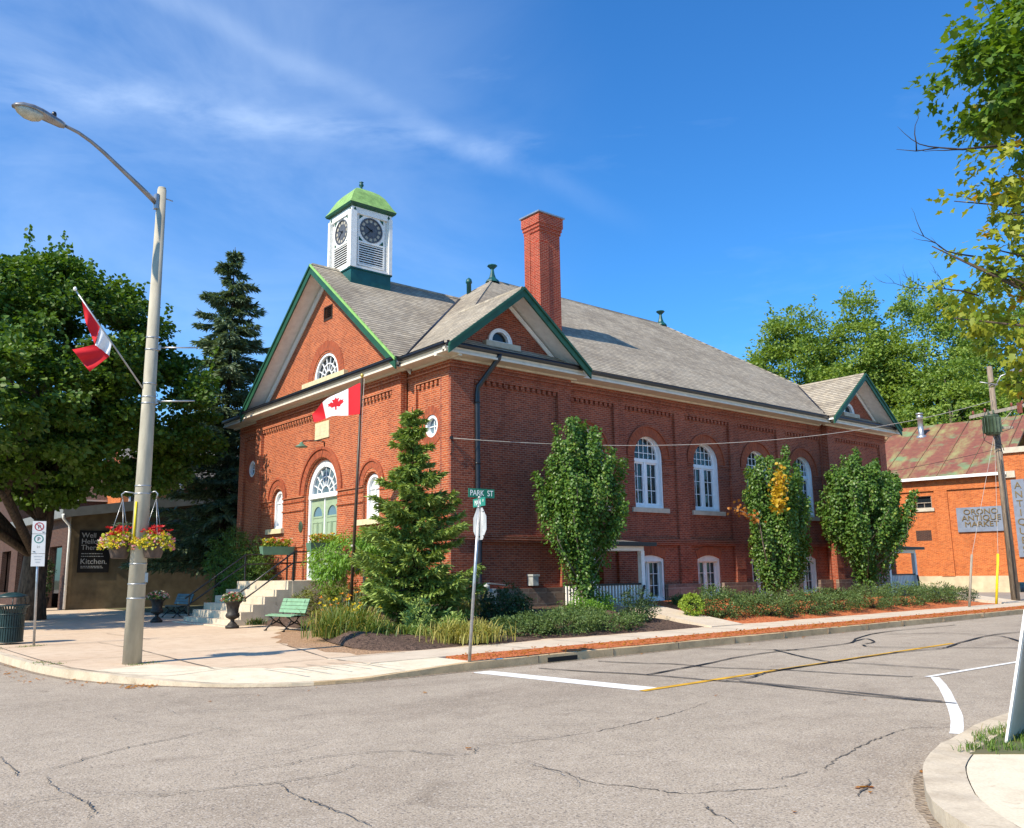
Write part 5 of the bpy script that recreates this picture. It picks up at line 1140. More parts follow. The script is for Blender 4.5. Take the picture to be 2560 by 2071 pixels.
# urns with flowers come with the plants below
def urn(o, label, s_=1.0):
    t = thing('flower_urn', label, 'urn', o, 'urns flanking the front steps'); b = MB()
    b.lathe(o, [(.21 * s_, 0), (.21 * s_, .07), (.16 * s_, .09), (.13 * s_, .14), (.065 * s_, .20), (.06 * s_, .25), (.10 * s_, .28)], 20); obj('pedestal', b, 'iron_urn', t)
    b = MB(); b.lathe(o, [(.09 * s_, .27), (.19 * s_, .32), (.22 * s_, .38), (.20 * s_, .44), (.17 * s_, .47), (.18 * s_, .60), (.21 * s_, .74), (.28 * s_, .80), (.285 * s_, .82), (.25 * s_, .83)], 28, 0, True, .025); obj('bowl', b, 'iron_urn', t)
    return t, Vector(o) + Vector((0, 0, .82))
U1, U1t = urn((-4.85, 4.95, .16), 'black urn of pink and cream flowers beside the green bench')
U2, U2t = urn((-5.25, 10.9, .16), 'shaded black urn with pale and pink flowers left of the front steps')
# hanging baskets
def basket(s_, label):
    ox, oy = (.21, -.18) if s_ > 0 else (-.29, .25)
    o = Vector((LP[0] + ox, LP[1] + oy, 2.12)); t = thing('hanging_basket', label, 'hanging basket', o, 'flower baskets on the lamp pole')
    b = MB(); b.lathe(o, [(.14, 0), (.15, .02), (.22, .26), (.23, .30), (.2, .31)], 22); obj('pot', b, 'pot_brown', t)
    b = MB(); hk = Vector((LP[0] + ox, LP[1] + oy, 3.27))
    for k in range(3): a = 2 * math.pi * k / 3 + .5; b.tube([hk, o + Vector((.22 * math.cos(a), .22 * math.sin(a), .30))], .006, 5)
    obj('chains', b, 'galv', t); return t, o + Vector((0, 0, .30))
B1, B1t = basket(1, 'right hanging basket of yellow and pink flowers on the concrete pole')
B2, B2t = basket(-1, 'left hanging basket of yellow and pink flowers half behind the concrete pole')
# planter boxes on the handrails
def planter(y, yo, x0, x1, label):
    t = thing('planter_box', label, 'planter', (x0, y, 2.58), 'planter boxes hung on the handrails'); b = MB(); z0, z1 = 2.56, 2.88
    b.hexa([(x0 + .05, y - yo + .04, z0), (x1 - .05, y - yo + .04, z0), (x1 - .05, y + yo - .04, z0), (x0 + .05, y + yo - .04, z0), (x0, y - yo, z1), (x1, y - yo, z1), (x1, y + yo, z1), (x0, y + yo, z1)])
    obj('box', b, 'planter_green', t); return t, [(x0 + .08, x1 - .08), (y - yo + .05, y + yo - .05), z1]
P1, P1b = planter(10.36, .17, -1.62, -.28, 'green planter box of red and yellow flowers on the far handrail')
P2, P2b = planter(6.22, .19, -1.70, -.40, 'green planter box of orange and yellow flowers in front of the door')
# gas meter and wall box
t = thing('gas_meter', 'grey gas meter with pipes on the wall above the dark shrub', 'gas meter', (1.3, -.15, .9)); b = MB()
b.obox((1.42, -.2, 1.12), ((1, 0, 0), (0, 1, 0), (0, 0, 1)), .16, .10, .14); b.lathe((1.22, -.2, 1.26), [(.09, -.02), (.12, .02), (.12, .1), (.04, .14)], 14); obj('body', b, 'meter_grey', t)
b = MB(); b.tube([(1.22, -.2, 1.34), (1.24, -.2, 1.42), (1.4, -.2, 1.42), (1.95, -.2, 1.36), (2.2, -.1, 1.36)], .025, 8); b.tube([(1.55, -.2, 1.1), (1.6, -.2, .5)], .025, 8); obj('pipes', b, 'galv', t)
b = MB(); b.box(3.22, -.16, 1.32, 3.46, .125, 1.66); b.box(3.19, -.2, 1.62, 3.49, .12, 1.69); tag(obj('wall_box', b, 'meter_grey'), 'small grey metal vent box on the side wall', 'vent box')
# utility pole
UP = Vector((27.16, -5.87, .12)); ut = thing('utility_pole', 'weathered wooden utility pole with a crossarm', 'utility pole', UP)
b = MB(); b.tube([UP, UP + Vector((.05, 0, 10.95))], [.185, .115], 16); obj('pole', b, 'wood_pole', ut)
pd = Vector((math.cos(R(-42)), math.sin(R(-42)), 0)); pe = Vector((-pd.y, pd.x, 0)); z_ = Vector((0, 0, 1))
def up_(u, z, o=0.): return UP + pd * u + pe * o + z_ * (z - .12)
b = MB(); b.obox(up_(.12, 8.88, -.16), (pd, pe, z_), 1.35, .055, .075, 0); b.v = [tuple(Vector(v) + z_ * .20 * ((Vector(v) - UP).dot(pd) - .1)) for v in b.v]; b.tube([up_(-.75, 8.72, -.16), up_(-.05, 8.2, -.14)], .02, 6); b.tube([up_(.85, 9.0, -.16), up_(.1, 8.2, -.14)], .02, 6); obj('crossarm', b, 'wood_grey', ut)
b = MB(); b.obox(up_(.45, 8.1, -.1), (pd, pe, z_), .28, .05, .06); obj('side_bracket', b, 'wood_grey', ut)
for u in (-1.05, -.5, .75, 1.25):
    b = MB(); b.lathe(up_(u, 8.94 + .2 * u, -.16), [(.03, 0), (.06, .04), (.045, .08), (.06, .12), (.04, .17), (.01, .19)], 10); obj('insulator', b, 'insulator', ut)
b = MB(); b.obox(up_(1.05, 9.0, -.26), (pd, pe, z_), .08, .08, .24); obj('cutout_switch', b, 'insulator', ut)
b = MB(); tc_ = up_(-.33, 7.72, -.34); b.lathe(tc_, [(.25, 0), (.31, .04), (.31, .86), (.33, .88), (.28, .94), (.05, .98)], 20)
for k in range(9): a = R(-150 + k * 24); b.obox(tc_ + pd * .36 * math.sin(a) - pe * .36 * math.cos(a) * .9 + z_ * .46, (Vector((math.cos(a), math.sin(a), 0)), Vector((-math.sin(a), math.cos(a), 0)), z_), .012, .06, .36)
b.tube([tc_ + z_ * .9 + pd * .12, tc_ + z_ * 1.2 + pd * .12], .04, 8); b.tube([tc_ + z_ * .9 - pd * .12, tc_ + z_ * 1.2 - pd * .12], .04, 8)
obj('transformer', b, 'transformer', ut)
b = MB(); b.tube([up_(.05, 9.9, 0), up_(.4, 10.55, -.2), up_(.9, 10.75, -.4)], .03, 8); b.obox(up_(1.05, 10.76, -.46), (pd, pe, z_), .28, .12, .05); b.tube([up_(-.55, 10.3, -.1), up_(.5, 10.1, -.12)], .025, 6); obj('lamp_arm', b, 'galv', ut)
b = MB()
for pth in ([(-.62, 8.5), (-.75, 8.1), (-.72, 7.5), (-.4, 7.3), (.0, 7.15)], [(-.1, 7.75), (.0, 7.45), (-.05, 7.2), (.05, 6.9)], [(-.3, 7.7), (-.2, 7.35), (.05, 7.3), (.12, 7.0)], [(.9, 8.7), (.5, 8.0), (.15, 7.9)]): b.tube([up_(u, z, -.25) for u, z in pth], .016, 5)
b.tube([up_(-.02, 6.6, -.17), up_(-.06, .3, -.2)], .028, 6); obj('leads', b, 'cable', ut)
def wire(a, c, sag, r, nm, label, mat):
    a, c = Vector(a), Vector(c); b = MB(); n = 28
    b.tube([a.lerp(c, k / n) - z_ * sag * 4 * (k / n) * (1 - k / n) for k in range(n + 1)], r, 5); tag(obj(nm, b, mat), label, 'wire')
wire((0.02, -.03, 5.97), up_(-.05, 9.4, -.1), .95, .012, 'service_wire', 'pale twisted wire from the hall corner up to the utility pole', 'cable_pale')
wire(up_(-.1, 7.1, -.15), (28.0, 7, 6.5), .25, .012, 'service_wire', 'dark low wire from the utility pole behind the hall', 'cable')
b = MB(); b.obox((-.02, -.06, 5.98), ((1, 0, 0), (0, 1, 0), (0, 0, 1)), .03, .05, .05); b.tube([(.0, -.05, 5.95), (.08, -.06, 5.75), (.05, -.05, 5.55), (-.03, .02, 5.45)], .012, 5); tag(obj('wire_bracket', b, 'black_iron'), 'small black wire bracket on the corner of the hall', 'bracket')
g1 = Vector((24.3, -6.15, .12)); b = MB(); b.tube([g1, g1 + Vector((.25, -.2, 2.15))], [.055, .05], 10); gg = obj('guy_guard', b, 'yellow_plastic'); tag(gg, 'bright yellow guy wire guard left of the utility pole', 'guy guard')
wire(g1 + Vector((.24, -.2, 2.1)), up_(-.1, 8.4, -.1), 0, .009, 'guy_wire', 'thin guy wire rising from the yellow guard', 'cable_pale')
g2 = Vector((20.8, -6.5, .12)); b = MB(); b.tube([g2, g2 + Vector((.28, -.2, 2.1))], [.05, .045], 10); tag(obj('guy_stake', b, 'wood_grey'), 'weathered wooden stake by the kerb left of the yellow guard', 'stake')
wire(g2 + Vector((.27, -.2, 2.05)), up_(-.1, 8.0, -.1), 0, .009, 'guy_wire', 'thin guy wire rising from the wooden stake', 'cable_pale')
# sandwich board at the right edge
sbd = thing('sandwich_board', 'white framed sandwich board standing on the grass verge', 'sandwich board', (-6.98, -18.48, .13))
for s_ in (-1, 1):
    b = MB(); P0 = Vector((-6.98, -18.48, .13)); X = Vector((.99, .12, 0)); N_ = Vector((.12, -.99, 0))
    bt, tp = N_ * (.0 if s_ > 0 else .62), N_ * (.29 if s_ > 0 else .33)
    q = [P0 + bt, P0 + bt + X * .75, P0 + tp + X * .75 + z_ * 1.22, P0 + tp + z_ * 1.22]; b.slab(q, .022); pn = obj('panel', b, 'white_paint', sbd)
    b = MB(); nrm = (q[1] - q[0]).cross(q[3] - q[0]).normalized() * (-s_); c0 = sum(q, Vector()) / 4
    b.slab([c0 + (p - c0) * .9 - nrm * -.003 for p in q], .03); obj('poster', b, 'poster_black' if s_ < 0 else 'sign_white', pn)

# ------------------------------------------------------------------ foliage
SHAPES = {
 'oval': ([(0, 0, 0), (.38, .30, .07), (1, 0, -.06), (.38, -.30, .07)], [(0, 1, 2, 3)]),
 'wide': ([(0, 0, 0), (.30, .44, .10), (.75, .36, .05), (1, 0, -.10), (.75, -.36, .05), (.30, -.44, .10)], [(0, 1, 2, 3), (0, 3, 4, 5)]),
 'needle': ([(0, 0, 0), (.45, .13, .03), (1, 0, 0), (.45, -.13, .03)], [(0, 1, 2, 3)]),
 'maple': ([(0, 0, 0), (.02, .30, .03), (.30, .28, .03), (.42, .52, .06), (.60, .22, .01), (1.0, 0, -.08), (.60, -.22, .01), (.42, -.52, .06), (.30, -.28, .03), (.02, -.30, .03)], [(0, 1, 2), (0, 2, 3, 4), (0, 4, 5, 6), (0, 6, 7, 8), (0, 8, 9)]),
 'long': ([(0, 0, 0), (.35, .16, .03), (1, 0, -.12), (.35, -.16, .03)], [(0, 1, 2, 3)]),
}
def unit(a): return a / np.maximum(np.linalg.norm(a, axis=1, keepdims=True), 1e-9)
def leaf_obj(name, C, D, N, size, mat, parent, shape='oval', tint=None):
    C = np.asarray(C, float); n = len(C); D = unit(np.asarray(D, float)); N = np.asarray(N, float)
    N = unit(N - D * (N * D).sum(1, keepdims=True)); B = np.cross(N, D)
    V, Fc = SHAPES[shape]; V = np.array(V, float); size = (np.ones(n) * size if np.isscalar(size) else np.asarray(size))[:, None, None]
    off = np.array(ORG.get(parent, Vector((0, 0, 0)))) if parent else np.zeros(3)
    P = C[:, None, :] - off + size * (V[None, :, 0:1] * D[:, None, :] + V[None, :, 1:2] * B[:, None, :] + V[None, :, 2:3] * N[:, None, :])
    k = len(V); P = P.reshape(-1, 3)
    loops = np.concatenate([np.array(f) for f in Fc]); ln = np.array([len(f) for f in Fc])
    vi = (loops[None, :] + (np.arange(n) * k)[:, None]).ravel(); tot = np.tile(ln, n); st = np.concatenate([[0], np.cumsum(tot)[:-1]])
    me = bpy.data.meshes.new(name); me.vertices.add(len(P)); me.vertices.foreach_set('co', P.ravel())
    me.loops.add(len(vi)); me.loops.foreach_set('vertex_index', vi.astype(np.int32))
    me.polygons.add(len(tot)); me.polygons.foreach_set('loop_start', st.astype(np.int32)); me.polygons.foreach_set('loop_total', tot.astype(np.int32))
    me.update(calc_edges=True)
    t = rng.random(n) if tint is None else tint
    at = me.attributes.new('tint', 'FLOAT', 'FACE'); at.data.foreach_set('value', np.repeat(t, len(Fc)).astype(np.float32))
    me.materials.append(MATS[mat]); o = bpy.data.objects.new(name, me); COL.objects.link(o)
    if parent: o.parent = parent
    ORG[o] = Vector(off); return o
def rdir(n): return unit(rng.normal(size=(n, 3)))
def clumps_in(blobs, n, shell=.55, flat=1.0):
    out = []; B = np.array(blobs, float); vol = (B[:, 3] * B[:, 4] * B[:, 5]) ** (2 / 3); pick = rng.choice(len(B), n * 3, p=vol / vol.sum())
    d = rdir(n * 3); r = shell + (1 - shell) * rng.random(n * 3) ** .7
    P = B[pick, :3] + B[pick, 3:] * d * r[:, None]
    q = np.ones(len(P), bool)
    for i, b in enumerate(B): q &= ~((((P - b[:3]) / (b[3:] * shell * .85)) ** 2).sum(1) < 1)
    return P[q][:n], d[q][:n]
def crown(name, parent, blobs, ncl, per, rad, size, mat, shape='oval', shell=.55, upw=.6, outw=.5, rnd=.8, droop=-.3, sq=.6, keep=None, tint_sp=.35, spikes=0, spk=(.5, 1.2)):
    Cc, dd = clumps_in(blobs, ncl, shell)
    if keep is not None: k_ = keep(Cc); Cc, dd = Cc[k_], dd[k_]
    n = len(Cc) * per; idx = np.repeat(np.arange(len(Cc)), per)
    cs = rng.uniform(.65, 1.3, len(Cc))[idx]
    off = rdir(n) * (rng.random(n) ** .5)[:, None] * rad * cs[:, None]; off[:, 2] *= sq
    C = Cc[idx] + off
    N = np.array([[0, 0, upw]]) + dd[idx] * outw + rdir(n) * rnd
    D = off / rad * .9 + dd[idx] * .5 + rdir(n) * .8 + np.array([[0, 0, droop]])
    t = np.clip(rng.random(len(Cc))[idx] * (1 - tint_sp) + rng.random(n) * tint_sp, 0, .999)
    if spikes:                              # upright leading shoots that break the outline
        top = np.where(dd[:, 2] > .25)[0]; sel = top[rng.integers(len(top), size=spikes)]; k = 26
        L_ = rng.uniform(*spk, spikes); q = np.tile(np.linspace(0, 1, k), spikes); ii = np.repeat(np.arange(spikes), k)
        ax = unit(dd[sel] * .55 + np.array([[0, 0, 1.]]))[ii]; sC = Cc[sel][ii] + ax * (L_[ii] * (q + .25))[:, None] + rdir(spikes * k) * (.26 * rad * (1.15 - q))[:, None]
        C = np.r_[C, sC]; D = np.r_[D, rdir(len(sC)) + np.array([[0, 0, droop]])]; N = np.r_[N, np.array([[0, 0, upw]]) + rdir(len(sC)) * .8]; t = np.r_[t, rng.random(len(sC)) * .999]; n = len(C)
    leaf_obj(name, C, D, N, size * rng.uniform(.65, 1.25, n), mat, parent, shape, t); return Cc
def limbs(path, r0, r1, ends, parent, mat, name='trunk', fork=.5, rb=.3, sag=.12):
    b = MB(); n = len(path); b.tube(path, [r0 + (r1 - r0) * i / (n - 1) for i in range(n)], 10)
    P = [Vector(p) for p in path]; 
    for e in ends:
        e = Vector(e); best = min(range(max(1, int(n * fork)), n), key=lambda i: (P[i] - e).length + .6 * abs(P[i].z - (e.z - .6 * (e - P[i]).length)))
        s_ = P[best]; rr_ = (r0 + (r1 - r0) * best / (n - 1)) * rb; d = e - s_; L_ = d.length
        m1 = s_ + d * .35 + Vector((random.uniform(-1, 1), random.uniform(-1, 1), .6)) * L_ * sag; m2 = s_ + d * .7 + Vector((random.uniform(-1, 1), random.uniform(-1, 1), .5)) * L_ * sag * .7
        b.tube([s_, m1, m2, e], [rr_, rr_ * .7, rr_ * .42, rr_ * .15], 6)
    return obj(name, b, mat, parent)
def some(C, k): return [C[i] for i in rng.choice(len(C), min(k, len(C)), replace=False)]

# big street maple on the left
t = thing('maple_tree', 'large dark green street maple rising behind the lamp pole', 'tree', (-8.0, 17.6, .15))
bl = [(-8.6, 18.2, 10.6, 5.6, 6.0, 4.3), (-5.2, 17.0, 8.3, 3.7, 4.2, 2.9), (-11.5, 17.5, 9.2, 4.8, 5.2, 4.2), (-6.9, 19.4, 12.2, 3.6, 4.2, 3.1), (-9.8, 14.2, 8.0, 4.0, 3.6, 2.8), (-10.2, 20.5, 12.2, 4.6, 4.6, 3.4), (-13.4, 11.5, 7.6, 3.6, 4.6, 2.4), (-4.0, 18.2, 10.0, 2.3, 2.8, 2.2)]  # low western blob, mostly out of view, added to shade the plaza
bl += [(-9.4, 15.6, 6.3, 4.2, 3.2, 1.7), (-6.2, 15.8, 6.6, 3.2, 3.0, 1.6), (-3.9, 17.6, 7.4, 2.6, 2.6, 1.6)]
C = crown('crown', t, bl, 800, 190, .84, .178, 'leaf_maple', 'wide', .70, .75, .45, .75, -.2, .42, None, .4, 130, (.6, 1.4))
limbs([(-8.0, 17.6, .1), (-8.05, 17.6, 1.2), (-8.0, 17.6, 2.6), (-7.8, 17.7, 4.0), (-7.7, 17.9, 5.8), (-7.9, 18.1, 8.0), (-8.1, 18.2, 11.5)], .58, .16, [(-5.4, 16.6, 7.2), (-4.2, 17.6, 8.4), (-10.8, 16.8, 6.5), (-11.8, 18.0, 8.0), (-6.0, 19.6, 11), (-9.5, 15.0, 7.2), (-10.5, 20.5, 11)] + some(C, 30), t, 'bark', 'trunk', .4, .42)
# tall spruce between the maple and the hall
def spruce(t, base, H, R0, z0, nw, mat, bark, droop, seed_lean=(0, 0), tuft=.26, gap=0., up=0., dens=1., irregular=.25, r_tr=.2):
    base = np.array(base, float); Cs, Ds, Ns = [], [], []; br = MB(); top = base + np.array([seed_lean[0], seed_lean[1], H])
    ax = lambda f: base + (top - base) * f
    br.tube([Vector(ax(f)) for f in (0, .25, .5, .75, 1)], [r_tr, r_tr * .78, r_tr * .52, r_tr * .28, .012], 9)
    for k in range(nw):
        f = (z0 + (H - z0) * (k / nw) ** .92) / H; L_ = R0 * (1 - f) ** (.82 if H > 10 else 1.0) * (.97 if f > .3 else .8 + .6 * f) + .12
        nb = max(4, int(7 - 2 * f))
        for j in range(nb):
            if rng.random() < gap: continue
            a = 2 * math.pi * (j + rng.random() * .7) / nb + k * 1.9; ll = L_ * rng.uniform(1 - irregular * 1.5, 1 + irregular)
            d = np.array([math.cos(a), math.sin(a), 0.]); s_ = ax(min(.995, f + rng.uniform(-.5, .5) / nw)); pts = []
            for i in range(6):
                u = i / 5; pts.append(s_ + d * ll * u + np.array([0, 0, ll * (-droop * u + (droop * .55 + up) * u * u + .06 * (1 - f) * u)]))
            br.tube([Vector(p) for p in pts], [.03 * (1 - f) + .012, .025 * (1 - f) + .01, .02 * (1 - f) + .008, .012, .008, .004], 4, 0, False)
            n = int((26 + 60 * ll) * dens); u = rng.random(n) ** .8; seg = np.minimum((u * 5).astype(int), 4); fr = u * 5 - seg; P = np.array(pts)
            c = P[seg] * (1 - fr)[:, None] + P[seg + 1] * fr[:, None]; side = np.cross(d, [0, 0, 1]); sgn = rng.choice([-1, 1], n)
            wd = ll * .34 * (1 - u * .75) * rng.random(n); c = c + side[None] * (sgn * wd)[:, None] + np.array([0, 0, -1]) * (wd * .45 + rng.random(n) * .05)[:, None]
            dirs = d[None] * .8 + side[None] * (sgn * .7)[:, None] + np.array([0, 0, -.35 + up]) + rng.normal(size=(n, 3)) * .35
            Cs.append(c); Ds.append(dirs); Ns.append(np.array([[0, 0, 1.]]) + rng.normal(size=(n, 3)) * .5)
    obj('trunk', br, bark, t); C = np.concatenate(Cs); n = len(C)
    leaf_obj('needles', C, np.concatenate(Ds), np.concatenate(Ns), tuft * rng.uniform(.6, 1.3, n), mat, t, 'needle')
t = thing('spruce_tree', 'tall dark spruce beside the left end of the hall', 'tree', (1.6, 22.6, .15))
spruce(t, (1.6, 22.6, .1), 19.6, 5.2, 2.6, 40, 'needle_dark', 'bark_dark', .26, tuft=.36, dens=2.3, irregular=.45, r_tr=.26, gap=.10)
t = thing('spruce_tree', 'young shaggy spruce at the front corner of the hall', 'tree', (-2.68, -2.15, .35))
spruce(t, (-2.68, -2.15, .3), 6.05, 1.85, .12, 26, 'needle', 'bark_dark', .46, (-.12, .1), tuft=.185, dens=5.2, irregular=.45, gap=.12, up=.22, r_tr=.09)
# three upright pear trees along the side wall
def pear(label, base, blobs, n, size, zt, nsh=70):
    t = thing('pear_tree', label, 'tree', base, 'upright trees along the side wall'); B = np.array(blobs, float); b0 = np.array(base)
    wt_ = B[:, 3] * B[:, 5]; Cs, Ds, Ns, br = [], [], [], MB(); per = n // nsh
    for i in range(nsh):                    # every upright branch carries its own sleeve of leaves
        q = B[rng.choice(len(B), p=wt_ / wt_.sum())]; dd = rdir(1)[0]; r = .35 + .62 * rng.random() ** .6
        tip = q[:3] + q[3:] * dd * r + np.array([0, 0, .25]); tip[2] = max(tip[2], b0[2] + 1.0)
        h = min(tip[2] - b0[2] - .4, rng.uniform(1.1, 2.0)); foot = np.array([b0[0] + (tip[0] - b0[0]) * .55, b0[1] + (tip[1] - b0[1]) * .55, tip[2] - h])
        mid = (foot + tip) / 2 + np.array([(tip[0] - b0[0]) * .2, (tip[1] - b0[1]) * .2, -.05]); u = rng.random(per) ** .8
        ax = foot * ((1 - u) ** 2)[:, None] + mid * (2 * u * (1 - u))[:, None] + tip * (u ** 2)[:, None]; od = rdir(per); od[:, 2] *= .5
        w_ = (.34 * (1.08 - u * .7))[:, None]; out = np.array([tip[0] - b0[0], tip[1] - b0[1], .1]); out /= np.linalg.norm(out)
        Cs.append(ax + od * w_ * (rng.random(per) ** .5)[:, None]); Ns.append(od * .8 + out * .6 + np.array([0, 0, .5]) + rng.normal(size=(per, 3)) * .45); Ds.append(od * .5 + out * .3 + np.array([0, 0, -.65]) + rng.normal(size=(per, 3)) * .45)
        if i % 2 == 0: br.tube([Vector((b0[0], b0[1], max(b0[2] + .5, foot[2] - .8))), Vector(foot), Vector(mid), Vector(tip)], [.03, .018, .012, .004], 5)
    leaf_obj('crown', np.concatenate(Cs), np.concatenate(Ds), np.concatenate(Ns), size * rng.uniform(.7, 1.25, per * nsh), 'leaf_pear', t, 'wide', np.clip(rng.random(per * nsh) ** 1.5, 0, .999))
    b = np.array(base); br.tube([tuple(b + np.array([0, 0, z])) for z in (-.1, .4, .9, 1.4)] + [tuple(b + np.array([.05, .03, z])) for z in (2.4, 3.6, zt - 1.2)], [.12, .115, .11, .10, .08, .05, .02], 10)
    obj('trunk', br, 'bark_grey', t); return t
pear('upright tree with dense glossy crown before the first porch', (3.75, -2.0, .5), [(3.75, -2.0, 4.9, 1.55, 1.5, 1.75), (3.7, -2.05, 3.9, 1.6, 1.4, 1.35), (3.95, -2.0, 2.5, .85, .75, 1.1), (3.4, -2.0, 6.0, .75, .7, .8), (4.5, -2.1, 5.3, .7, .7, 1.2), (2.9, -2.1, 5.2, .6, .6, 1.0), (3.85, -2.05, 1.75, .36, .36, .6)], 32000, .088, 6.6, 130)
t2 = pear('slim upright tree with a golden branch in its crown', (14.5, -2.0, .5), [(15.0, -2.0, 4.9, 1.65, 1.5, 1.85), (14.8, -2.0, 3.4, 1.55, 1.3, 1.9), (14.5, -2.0, 2.1, .85, .8, 1.3), (14.1, -2.1, 6.0, .6, .6, 1.0), (15.3, -2.2, 5.8, .6, .6, .9)], 27000, .095, 6.9, 118)
n = 260; q = rng.random(n); C = np.array([[13.15, -3.1, 4.0]]) + np.outer(q, [.28, -.0, 1.5]) + rng.normal(size=(n, 3)) * np.array([.15, .13, .15]); leaf_obj('golden_branch', C, rdir(n) + np.array([[0, 0, -.6]]), rdir(n) + np.array([[-.6, -.6, .4]]), .15, 'leaf_gold', t2, 'wide')
n = 60; q = rng.random(n); C = np.array([[13.1, -2.3, 3.6]]) + np.outer(q, [-1.05, .45, .45]) + rng.normal(size=(n, 3)) * .12; leaf_obj('russet_twig', C, rdir(n), rdir(n), .13, 'leaf_russet', t2, 'wide')
b = MB(); b.tube([(13.9, -2.0, 1.6), (13.3, -2.2, 2.8), (13.0, -2.3, 3.7), (12.0, -1.85, 4.1)], [.03, .025, .018, .006], 6); obj('branch', b, 'bark_grey', t2)
pear('broad round headed tree before the far porch', (21.3, -2.0, .55), [(21.8, -2.0, 4.3, 2.6, 2.2, 1.9), (21.2, -2.0, 5.8, 1.3, 1.2, 1.3), (22.8, -2.1, 5.2, 1.2, 1.2, 1.4), (20.5, -2.0, 5.4, 1.2, 1.1, 1.4), (21.2, -2.0, 2.5, .6, .6, 1.3), (23.4, -2.2, 3.9, 1.0, 1.0, 1.0)], 40000, .108, 6.7, 200)
# weeping bright green tree by the door
t = thing('weeping_tree', 'small weeping tree with bright green leaves beside the flagpole', 'tree', (-1.35, 2.9, .45))
C = crown('crown', t, [(-1.45, 3.3, 2.45, 1.0, 1.75, .62), (-1.6, 5.0, 2.15, .55, .95, .55), (-1.4, 1.9, 2.75, .75, .9, .5), (-1.7, 4.4, 1.5, .5, .55, .5)], 260, 26, .26, .15, 'leaf_bright', 'long', .5, .5, .5, .7, -1.0, .8)
limbs([(-1.35, 2.9, .4), (-1.33, 2.92, 1.2), (-1.38, 2.85, 2.0), (-1.4, 2.9, 2.6)], .075, .04, some(C, 22), t, 'bark_grey', 'trunk', .6, .5, .2)
# shrubs
def shrub(label, base, blobs, n, size, mat, shape='oval', nm='shrub', stems=10, per=16, rad=.14, group=None, droop=-.1, shell=.4, up=.6):
    t = thing(nm, label, 'shrub', base, group); C = crown('foliage', t, blobs, max(6, n // per), per, rad, size, mat, shape, shell, up, .5, .8, droop, .8, None, .5)
    b = MB()
    for e in some(C, stems): e = Vector(e); o = Vector(base); b.tube([o, o.lerp(e, .5) + Vector((0, 0, .08)), e], [.016, .011, .004], 4, 0, False)
    obj('stems', b, 'bark_dark', t); return t
shrub('tall leafy bush in shade left of the front steps', (-.9, 13.4, .2), [(-.9, 13.4, 2.2, .95, 2.2, 1.3), (-1.1, 14.9, 2.4, .9, 1.4, 1.5), (-1.2, 12.1, 1.6, .9, 1.2, 1.2), (-1.0, 13.6, .8, 1.0, 2.2, .8)], 15000, .13, 'leaf_vine', 'long')
shrub('olive leaved shrub behind the green bench', (-1.6, 4.4, .35), [(-1.9, 4.8, .95, .8, 1.0, .55), (-1.7, 3.4, .95, .8, .9, .6), (-2.0, 5.6, .85, .5, .5, .4)], 3200, .12, 'leaf_olive', 'long', per=14, rad=.16)
shrub('dark glossy shrub under the gas meter', (.35, -2.2, .35), [(.35, -2.2, .85, .75, .75, .55), (.9, -2.1, .75, .5, .5, .4), (.2, -2.3, .5, .9, .8, .3)], 4200, .085, 'leaf_dark')
CG = 'low spreading shrubs along the sidewalk'
def cot(label, c, rx, ry, h, n=2600, mat='leaf_shrub'):
    x, y, z = c; h *= 1.02; n = int(n * 1.4); bl = [(x, y, z + h * .35, rx, ry, h * .55), (x - rx * .45, y + ry * .2, z + h * .45, rx * .6, ry * .6, h * .5), (x + rx * .45, y - ry * .1, z + h * .3, rx * .6, ry * .6, h * .45)]
    t = shrub(label, c, bl, n, .062, mat, 'oval', 'spreading_shrub', 8, 14, .13, CG, .05, .45, .7)
    m = 40; sC, sD = [], []                # arching sprays that roughen the outline
    for i in range(m):
        a = rng.random() * 6.283; o = np.array([x + rx * .75 * math.cos(a), y + ry * .75 * math.sin(a), z + h * .5 * rng.uniform(.6, 1.3)]); d = np.array([math.cos(a), math.sin(a), .55]); L_ = rng.uniform(.15, .42)
        for q in np.linspace(0, 1, 11): sC.append(o + d * L_ * q + np.array([0, 0, -.35 * L_ * q * q]) + rng.normal(size=3) * .018); sD.append(d + rng.normal(size=3) * .9)
    leaf_obj('sprays', sC, sD, rdir(len(sC)) + np.array([[0, 0, .8]]), .058, mat, t); return t
cot('low green shrub between the yellowing lilies and the mulch', (-1.3, -5.0, .2), .85, .75, .55)
cot('sprawling low green shrub in front of the pear trunk', (-.2, -5.2, .2), 1.2, .85, .62, 4200)
cot('low green shrub beside the short concrete path', (1.4, -5.3, .2), 1.15, .75, .50, 3600)
cot('small upright bush at the foot of the first pear tree', (2.6, -3.2, .4), .55, .5, .6, 1800, 'leaf_bright')
cot('low grey green shrub under the wall box', (1.9, -3.6, .3), .9, .7, .55, 2400)
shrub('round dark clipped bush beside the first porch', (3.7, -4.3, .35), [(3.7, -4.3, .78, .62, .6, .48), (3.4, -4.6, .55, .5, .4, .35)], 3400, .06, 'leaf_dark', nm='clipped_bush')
shrub('small green bush against the porch railing', (4.4, -2.2, .4), [(4.4, -2.2, .72, .42, .4, .36)], 1600, .06, 'leaf_bright', nm='clipped_bush')
shrub('bright lime green ball shaped bush on red mulch', (6.0, -4.45, .35), [(6.0, -4.45, .67, .37, .37, .35)], 3000, .055, 'leaf_lime', nm='clipped_bush', rad=.06, shell=.75)
cot('mid green shrub right of the lime green bush', (7.1, -4.8, .3), .85, .85, 1.05, 4000)
cot('spreading shrub under the second basement window', (9.0, -5.2, .28), .95, .8, .86, 3400)
